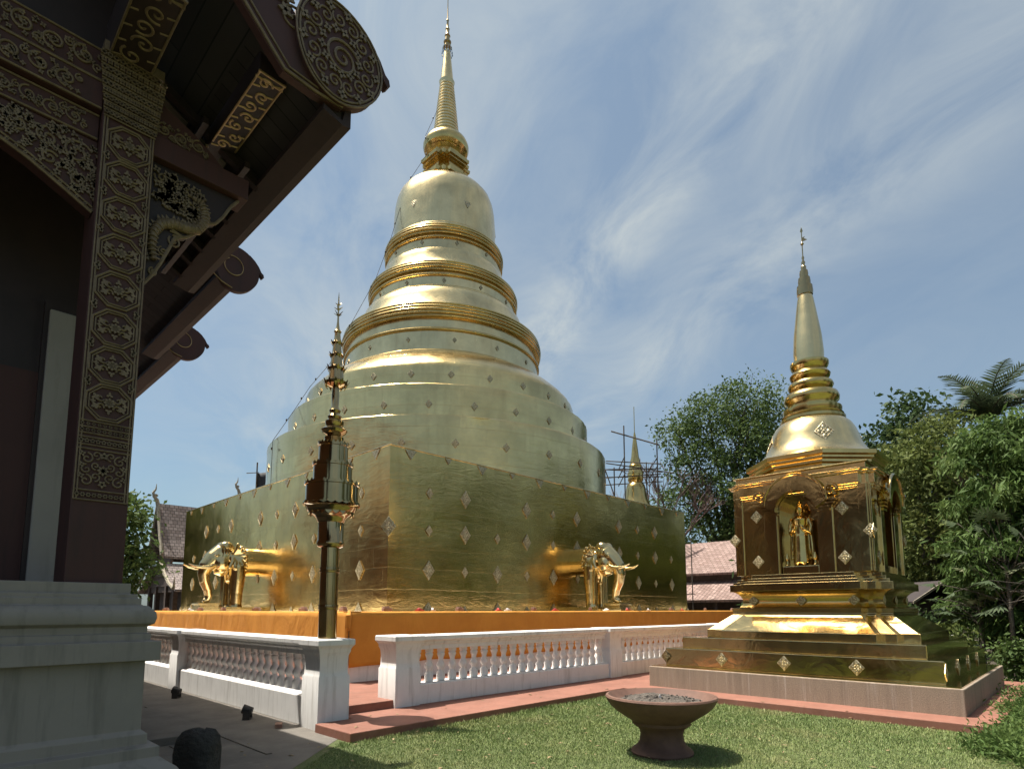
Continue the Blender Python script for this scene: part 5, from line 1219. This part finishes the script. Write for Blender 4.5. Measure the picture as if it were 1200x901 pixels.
tree('dark tall tree whose top shows just right of the small stupa', (35.2, 6.6),
     [bl3(-.6, 0, 10.2, 1.5, 1.1), bl3(1.2, 0, 11.4, 1.5, 1.2), bl3(-1.6, .3, 8.8, 1.3, 1.0), bl3(.4, -.3, 8.2, 1.8, 1.4), bl3(2.4, 0, 9.3, 1.6, 1.3), bl3(0, 0, 5.8, 2.0, 1.6), bl3(2, 0, 6.4, 1.9, 1.6), bl3(-1.2, 0, 4.0, 1.8, 1.4), bl3(1.4, 0, 3.6, 1.9, 1.4)],
     .3, 'leaf_c', .32, 1.2, 24, .5, 0, .42, 'trees beyond the stupas', 5, fork=4)
tree('yellow-green bushy tree between the small stupa and the drooping tree', (28.4, 4.3),
     [bl3(.3, 0, 8.3, 1.5, 1.0), bl3(-.7, 0, 7.2, 1.4, 1.1), bl3(1.5, -.2, 7.2, 1.6, 1.2), bl3(.3, -.5, 5.9, 1.7, 1.2), bl3(1.9, -.3, 5.2, 1.7, 1.3), bl3(-.6, -.3, 4.5, 1.5, 1.2), bl3(.8, -.6, 3.4, 1.7, 1.2), bl3(2.2, 0, 2.8, 1.6, 1.2), bl3(-.3, 0, 2.3, 1.3, 1.0)],
     .24, 'leaf_b', .22, 1.5, 26, .45, .15, .30, 'trees beyond the stupas', 8, fork=2.5)
def boughs(seed):
    r_ = random.Random(seed); out = []; z = 1.3
    while z < 7.5:
        R_ = 1.95 * math.sqrt(max(.05, 1 - ((z - 3.7) / 4.1) ** 2)); n = 6 if R_ > 1.2 else 4
        for k in range(n):
            a = math.pi * (.92 + 1.16 * k / (n - 1)) + r_.uniform(-.2, .2); q = R_ * r_.uniform(.72, 1.1)
            out.append(bl3(.45 + q * math.cos(a), q * math.sin(a) * .8, z + r_.uniform(-.25, .25), r_.uniform(.42, .72), r_.uniform(.20, .34)))
        z += .52
    for z, rr in ((2.2, 1.0), (3.6, 1.3), (5.0, 1.2), (6.3, .8)): out.append(bl3(.5, .3, z, rr, .8))
    return out
tree('fresh green drooping tree at the right edge beside the small stupa', (21.6, 1.3), boughs(21), .16, 'leaf_d', .23, 1.25, 30, .24, 1.15, .17, 'trees beyond the stupas', 12, fork=2.0, shell=.5)
tree('broad green tree at the far left between the hall pillar and the wooden temple', (7.4, 37.5),
     [bl3(-1.5, 0, 7.4, 2.0, 1.6), bl3(.3, 0, 6.6, 1.8, 1.4), bl3(-3, 0, 6.2, 2.0, 1.6), bl3(-1, -.5, 4.8, 2.0, 1.5), bl3(.9, 0, 4.2, 1.6, 1.3), bl3(-3, 0, 3.6, 2.0, 1.5), bl3(-.4, 0, 2.6, 1.9, 1.2)],
     .3, 'leaf_a', .34, 1.9, 24, .5, .1, .42, 'trees beyond the stupas', 15, fork=2.5)
for i, (x, y, hh, lb) in enumerate([(35, 1.0, 8.5, 'dark dense tree in the shade behind the drooping tree'), (42, 11.5, 9.5, 'dark dense tree hidden mostly behind the upper part of the small stupa'), (31.5, 8.6, 6.5, 'low dark tree directly behind the right side of the small stupa')]):
    tree(lb, (x, y), [bl3(0, 0, hh * .82, 2.2, 1.6), bl3(-1.8, 0, hh * .6, 2.2, 1.6), bl3(1.8, 0, hh * .6, 2.2, 1.6), bl3(0, -.5, hh * .4, 2.4, 1.7), bl3(-2.0, 0, hh * .22, 2.0, 1.4), bl3(2.0, 0, hh * .22, 2.0, 1.4)], .28, 'leaf_c', .34, 1.3, 22, .5, .1, .42, 'trees beyond the stupas', 50 + i)
# trees right of the view, mirrored in the gold wall
for i, (x, y, hh, mt) in enumerate([(28, -4.5, 12.5, 'leaf_c'), (33, -12, 14, 'leaf_a'), (24, -15, 13, 'leaf_c'), (15, -20, 14, 'leaf_a')]):
    tree(['dark leafy tree beyond the right edge of the lawn', 'tall leafy tree farthest along the right side of the lawn', 'spreading dark tree at the back right of the lawn', 'tall spreading tree behind the open lawn'][i], (x, y), [bl3(0, 0, hh * .8, 3, 2.2), bl3(-2, 0, hh * .6, 2.6, 2), bl3(2, .5, hh * .6, 2.8, 2), bl3(0, -1, hh * .42, 3, 1.8), bl3(-1.5, 0, hh * .25, 2.4, 1.5), bl3(1.8, 0, hh * .25, 2.4, 1.5)], .35, mt, .5, .7, 14, .55, 0, .6, 'trees beyond the stupas', 30 + i)
def bare_tree(label, base, hgt):
    rnd = random.Random(4); t = thing('bare_tree', label, 'tree', (*base, 0)); m = MB()
    def grow(p, d, L_, r, dep):
        q = p + d * L_; m.tube([p, (p + q) / 2 + Vector((rnd.uniform(-1, 1), rnd.uniform(-1, 1), 0)) * L_ * .06, q], [r, r * .85, r * .65], 5)
        if dep == 0: return
        for _ in range(3 if dep > 2 else 4): grow(p + d * L_ * rnd.uniform(.55, 1), (d + Vector((rnd.uniform(-1, 1), rnd.uniform(-1, 1), rnd.uniform(-.2, .7))) * .75).normalized(), L_ * rnd.uniform(.55, .8), r * .6, dep - 1)
    grow(Vector((0, 0, 0)), Vector((.03, 0, 1)).normalized(), hgt * .42, .22, 5); m.build('branches', M['bark_red'], t, smooth=0)
bare_tree('leafless reddish tree between the small golden spire and the big green tree', (43.2, 24.2), 13.6)

def frond_palm(label, base, hgt, n, L_, seed, mat='leaf_p'):
    rnd = random.Random(seed); t = thing('palm_tree', label, 'palm tree', (*base, 0)); tr_ = MB(); tr_.tube([(0, 0, 0), (.1, 0, hgt * .5), (0, .1, hgt)], [.2, .14, .12], 8); tr_.build('trunk', M['bark'], t, smooth=60)
    ri = MB(); V = []
    for k in range(n):
        a = 2 * math.pi * k / n + rnd.uniform(-.2, .2); el = rnd.uniform(.35, 1.35); pts = []
        for i in range(9):
            s_ = i / 8; e = el - s_ * s_ * (1.5 - .3 * el); 
            p = pts[-1] + Vector((math.cos(a) * math.cos(e), math.sin(a) * math.cos(e), math.sin(e))) * L_ / 8 if pts else Vector((0, .1, hgt)); pts.append(p)
        ri.tube(pts, [.035 * (1 - .08 * i) for i in range(9)], 5)
        for i in range(1, 9):
            for sub in (0, .25, .5, .75):
                p = pts[i - 1].lerp(pts[i], sub); d = (pts[i] - pts[i - 1]).normalized(); sd = d.cross(Vector((0, 0, 1))).normalized()
                ln = L_ * .24 * math.sin(math.pi * min(1, (i + sub) / 9.5) ** .8 + .15) + .08
                for sg in (-1, 1):
                    tip = p + (sd * sg * .85 + d * .6 + Vector((0, 0, -.25 + .3 * rnd.random()))).normalized() * ln; w_ = d * .045
                    V += [p - w_, p + w_, tip.lerp(p, .45) + w_ * 1.1, tip]
    ri.build('frond_stalk', M['bark'], t, smooth=60)
    fast_mesh('fronds', np.array([tuple(v) for v in V]), np.arange(len(V)).reshape(-1, 4), M[mat], t); return t
frond_palm('tall feathery palm whose fronds show above the drooping tree', (33.4, 2.6), 10.2, 20, 3.3, 3)
frond_palm('second feathery palm at the far right edge above the trees', (31.5, -.6), 9.0, 18, 3.0, 6)
def fan_palm(label, base, hgt, n, seed):
    rnd = random.Random(seed); t = thing('fan_palm', label, 'palm tree', (*base, 0)); st_ = MB(); st_.tube([(0, 0, 0), (.05, 0, hgt * .55)], [.06, .05], 7); V = []; V2 = []
    for k in range(n):
        a = rnd.uniform(0, 6.28); h0 = hgt * rnd.uniform(.3, .6); L_ = rnd.uniform(.4, 1.0) * hgt * .35; el = rnd.uniform(-.3, 1.2)
        p0 = Vector((.03, 0, h0)); d = Vector((math.cos(a) * math.cos(el), math.sin(a) * math.cos(el), math.sin(el))); p1 = p0 + d * L_; st_.tube([p0, (p0 + p1) / 2 + Vector((0, 0, .06)), p1], [.014, .012, .010], 5)
        sd = d.cross(Vector((0, 0, 1))).normalized(); n_ = sd.cross(d); R_ = rnd.uniform(.28, .5)
        for j in range(11):
            f = (j - 5) / 5 * 1.5; dd = (d * math.cos(f) + sd * math.sin(f) + Vector((0, 0, -.35))).normalized(); tip = p1 + dd * R_ * (1 - .12 * abs(f)) + Vector((0, 0, -.08 * R_)); w_ = sd * math.cos(f) * .035 - d * math.sin(f) * .035
            (V2 if k % 4 == 0 else V).extend([p1, p1.lerp(tip, .55) - w_, tip, p1.lerp(tip, .55) + w_])
    st_.build('stem', M['bark'], t, smooth=60)
    for nm, vv, mt in (('foliage', V, 'leaf_p'), ('pale_foliage', V2, 'leaf_fan')):
        if vv: fast_mesh(nm, np.array([tuple(v) for v in vv]), np.arange(len(vv)).reshape(-1, 4), M[mt], t)
    return t
fan_palm('tallest fan palm with pale fan leaves among the shrubs at the right edge', (19.9, 1.5), 5.2, 34, 2)
fan_palm('fan palm leaning out at the right border of the lawn below the drooping tree', (19.3, .55), 4.4, 30, 5)
fan_palm('low fan palm beside the trunk of the drooping tree', (20.6, 2.2), 3.4, 24, 9)
def shrub(label, base, r, hgt, mat, seed, flowers=0, lsize=.13, asp=.45):
    rng = np.random.default_rng(seed); rnd = random.Random(seed); t = thing('shrub', label, 'shrub', (*base, 0), 0, 'shrubs under the trees'); st_ = MB()
    for k in range(7): st_.tube([(0, 0, 0), (rnd.uniform(-.4, .4) * r, rnd.uniform(-.4, .4) * r, hgt * .5), (rnd.uniform(-.8, .8) * r, rnd.uniform(-.8, .8) * r, hgt * .85)], [.025, .018, .006], 5)
    st_.build('stems', M['bark'], t)
    bl_ = [(rnd.uniform(-.5, .5) * r, rnd.uniform(-.5, .5) * r, hgt * rnd.uniform(.3, .8), r * .55, r * .55, hgt * .3) for _ in range(7)]
    V = leaf_cloud([b[:3] for b in bl_], [b[3:] for b in bl_], [26] * 7, 14, lsize, rng, asp, .3, .5, .13); V[:, 2] = np.maximum(V[:, 2], .01)
    fast_mesh('leaves', V, np.arange(len(V)).reshape(-1, 4), M[mat], t)
    if flowers:
        f = MB()
        for _ in range(flowers):
            p = (rnd.uniform(-.8, .8) * r, rnd.uniform(-.8, .8) * r, hgt * rnd.uniform(.3, .95))
            for k in range(5): a = k * 1.256; f.prism([(0, -.012), (.045, -.02), (.055, 0), (.045, .02), (0, .012)], p, (math.cos(a) * .7, -math.sin(a) * .7, .3), (math.sin(a), math.cos(a), .2), (-.003, -.003, .003))
        f.build('flowers', M['petal'], t, smooth=0)
for i, (lb, b, r, hg, mt, fl) in enumerate([
    ('low shrub with white flowers right behind the small stupa', (19.3, 3.0), .8, 1.3, 'leaf_b', 24), ('dark shrub filling the shade beneath the yellow-green tree', (23.5, 4.6), 1.3, 2.0, 'leaf_c', 0), ('dark shrub in the shade left of the garden hut', (24.5, 6.6), 1.3, 1.7, 'leaf_c', 0),
    ('glossy shrub with pale flowers at the foot of the fan palms', (18.6, 1.0), .7, 1.1, 'leaf_a', 16), ('tall dark shrub behind the fan palms', (22.8, 2.0), 1.2, 2.6, 'leaf_c', 0), ('dark shrub at the far right edge under the drooping tree', (21.5, .0), 1.4, 2.8, 'leaf_c', 0),
    ('mid green shrub at the far right edge before the fan palms', (18.3, .0), .9, 1.7, 'leaf_a', 0), ('dark bushy shrub behind the drooping tree trunk', (24.0, 1.6), 1.6, 3.2, 'leaf_c', 0), ('leafy dark shrub far back beneath the trees', (27.0, 6.8), 1.6, 2.4, 'leaf_c', 0),
    ('leafy shrub below the wooden temple at far left', (8.6, 39.5), 1.6, 2.0, 'leaf_a', 10), ('dark leafy shrub between the big tree and the tiled building', (41.0, 13.0), 2.2, 3.2, 'leaf_c', 0)]): shrub(lb, b, r, hg, mt, 60 + i, fl)
# overgrown clump at the lower right corner of the lawn
rng = np.random.default_rng(77); t = thing('weed_clump', 'overgrown clump of leafy weeds at the right border of the lawn beside the red path', 'plant', (11.6, .35, 0))
bl_ = []
for _ in range(90):
    x = RNG.uniform(-2.9, 5.6); y = .62 - abs(RNG.normal()) * .75; bl_.append((x, y + .12 * math.sin(x * 2.3), .10 + .05 * math.sin(x * 1.7 + y * 3), .36, .30, .13))
V = leaf_cloud([b[:3] for b in bl_], [b[3:] for b in bl_], [42] * 90, 9, .075, rng, .32, -.6, .2, .10); V[:, 2] = np.abs(V[:, 2]) + .005
fast_mesh('leaves', V, np.arange(len(V)).reshape(-1, 4), M['leaf_d'], t)
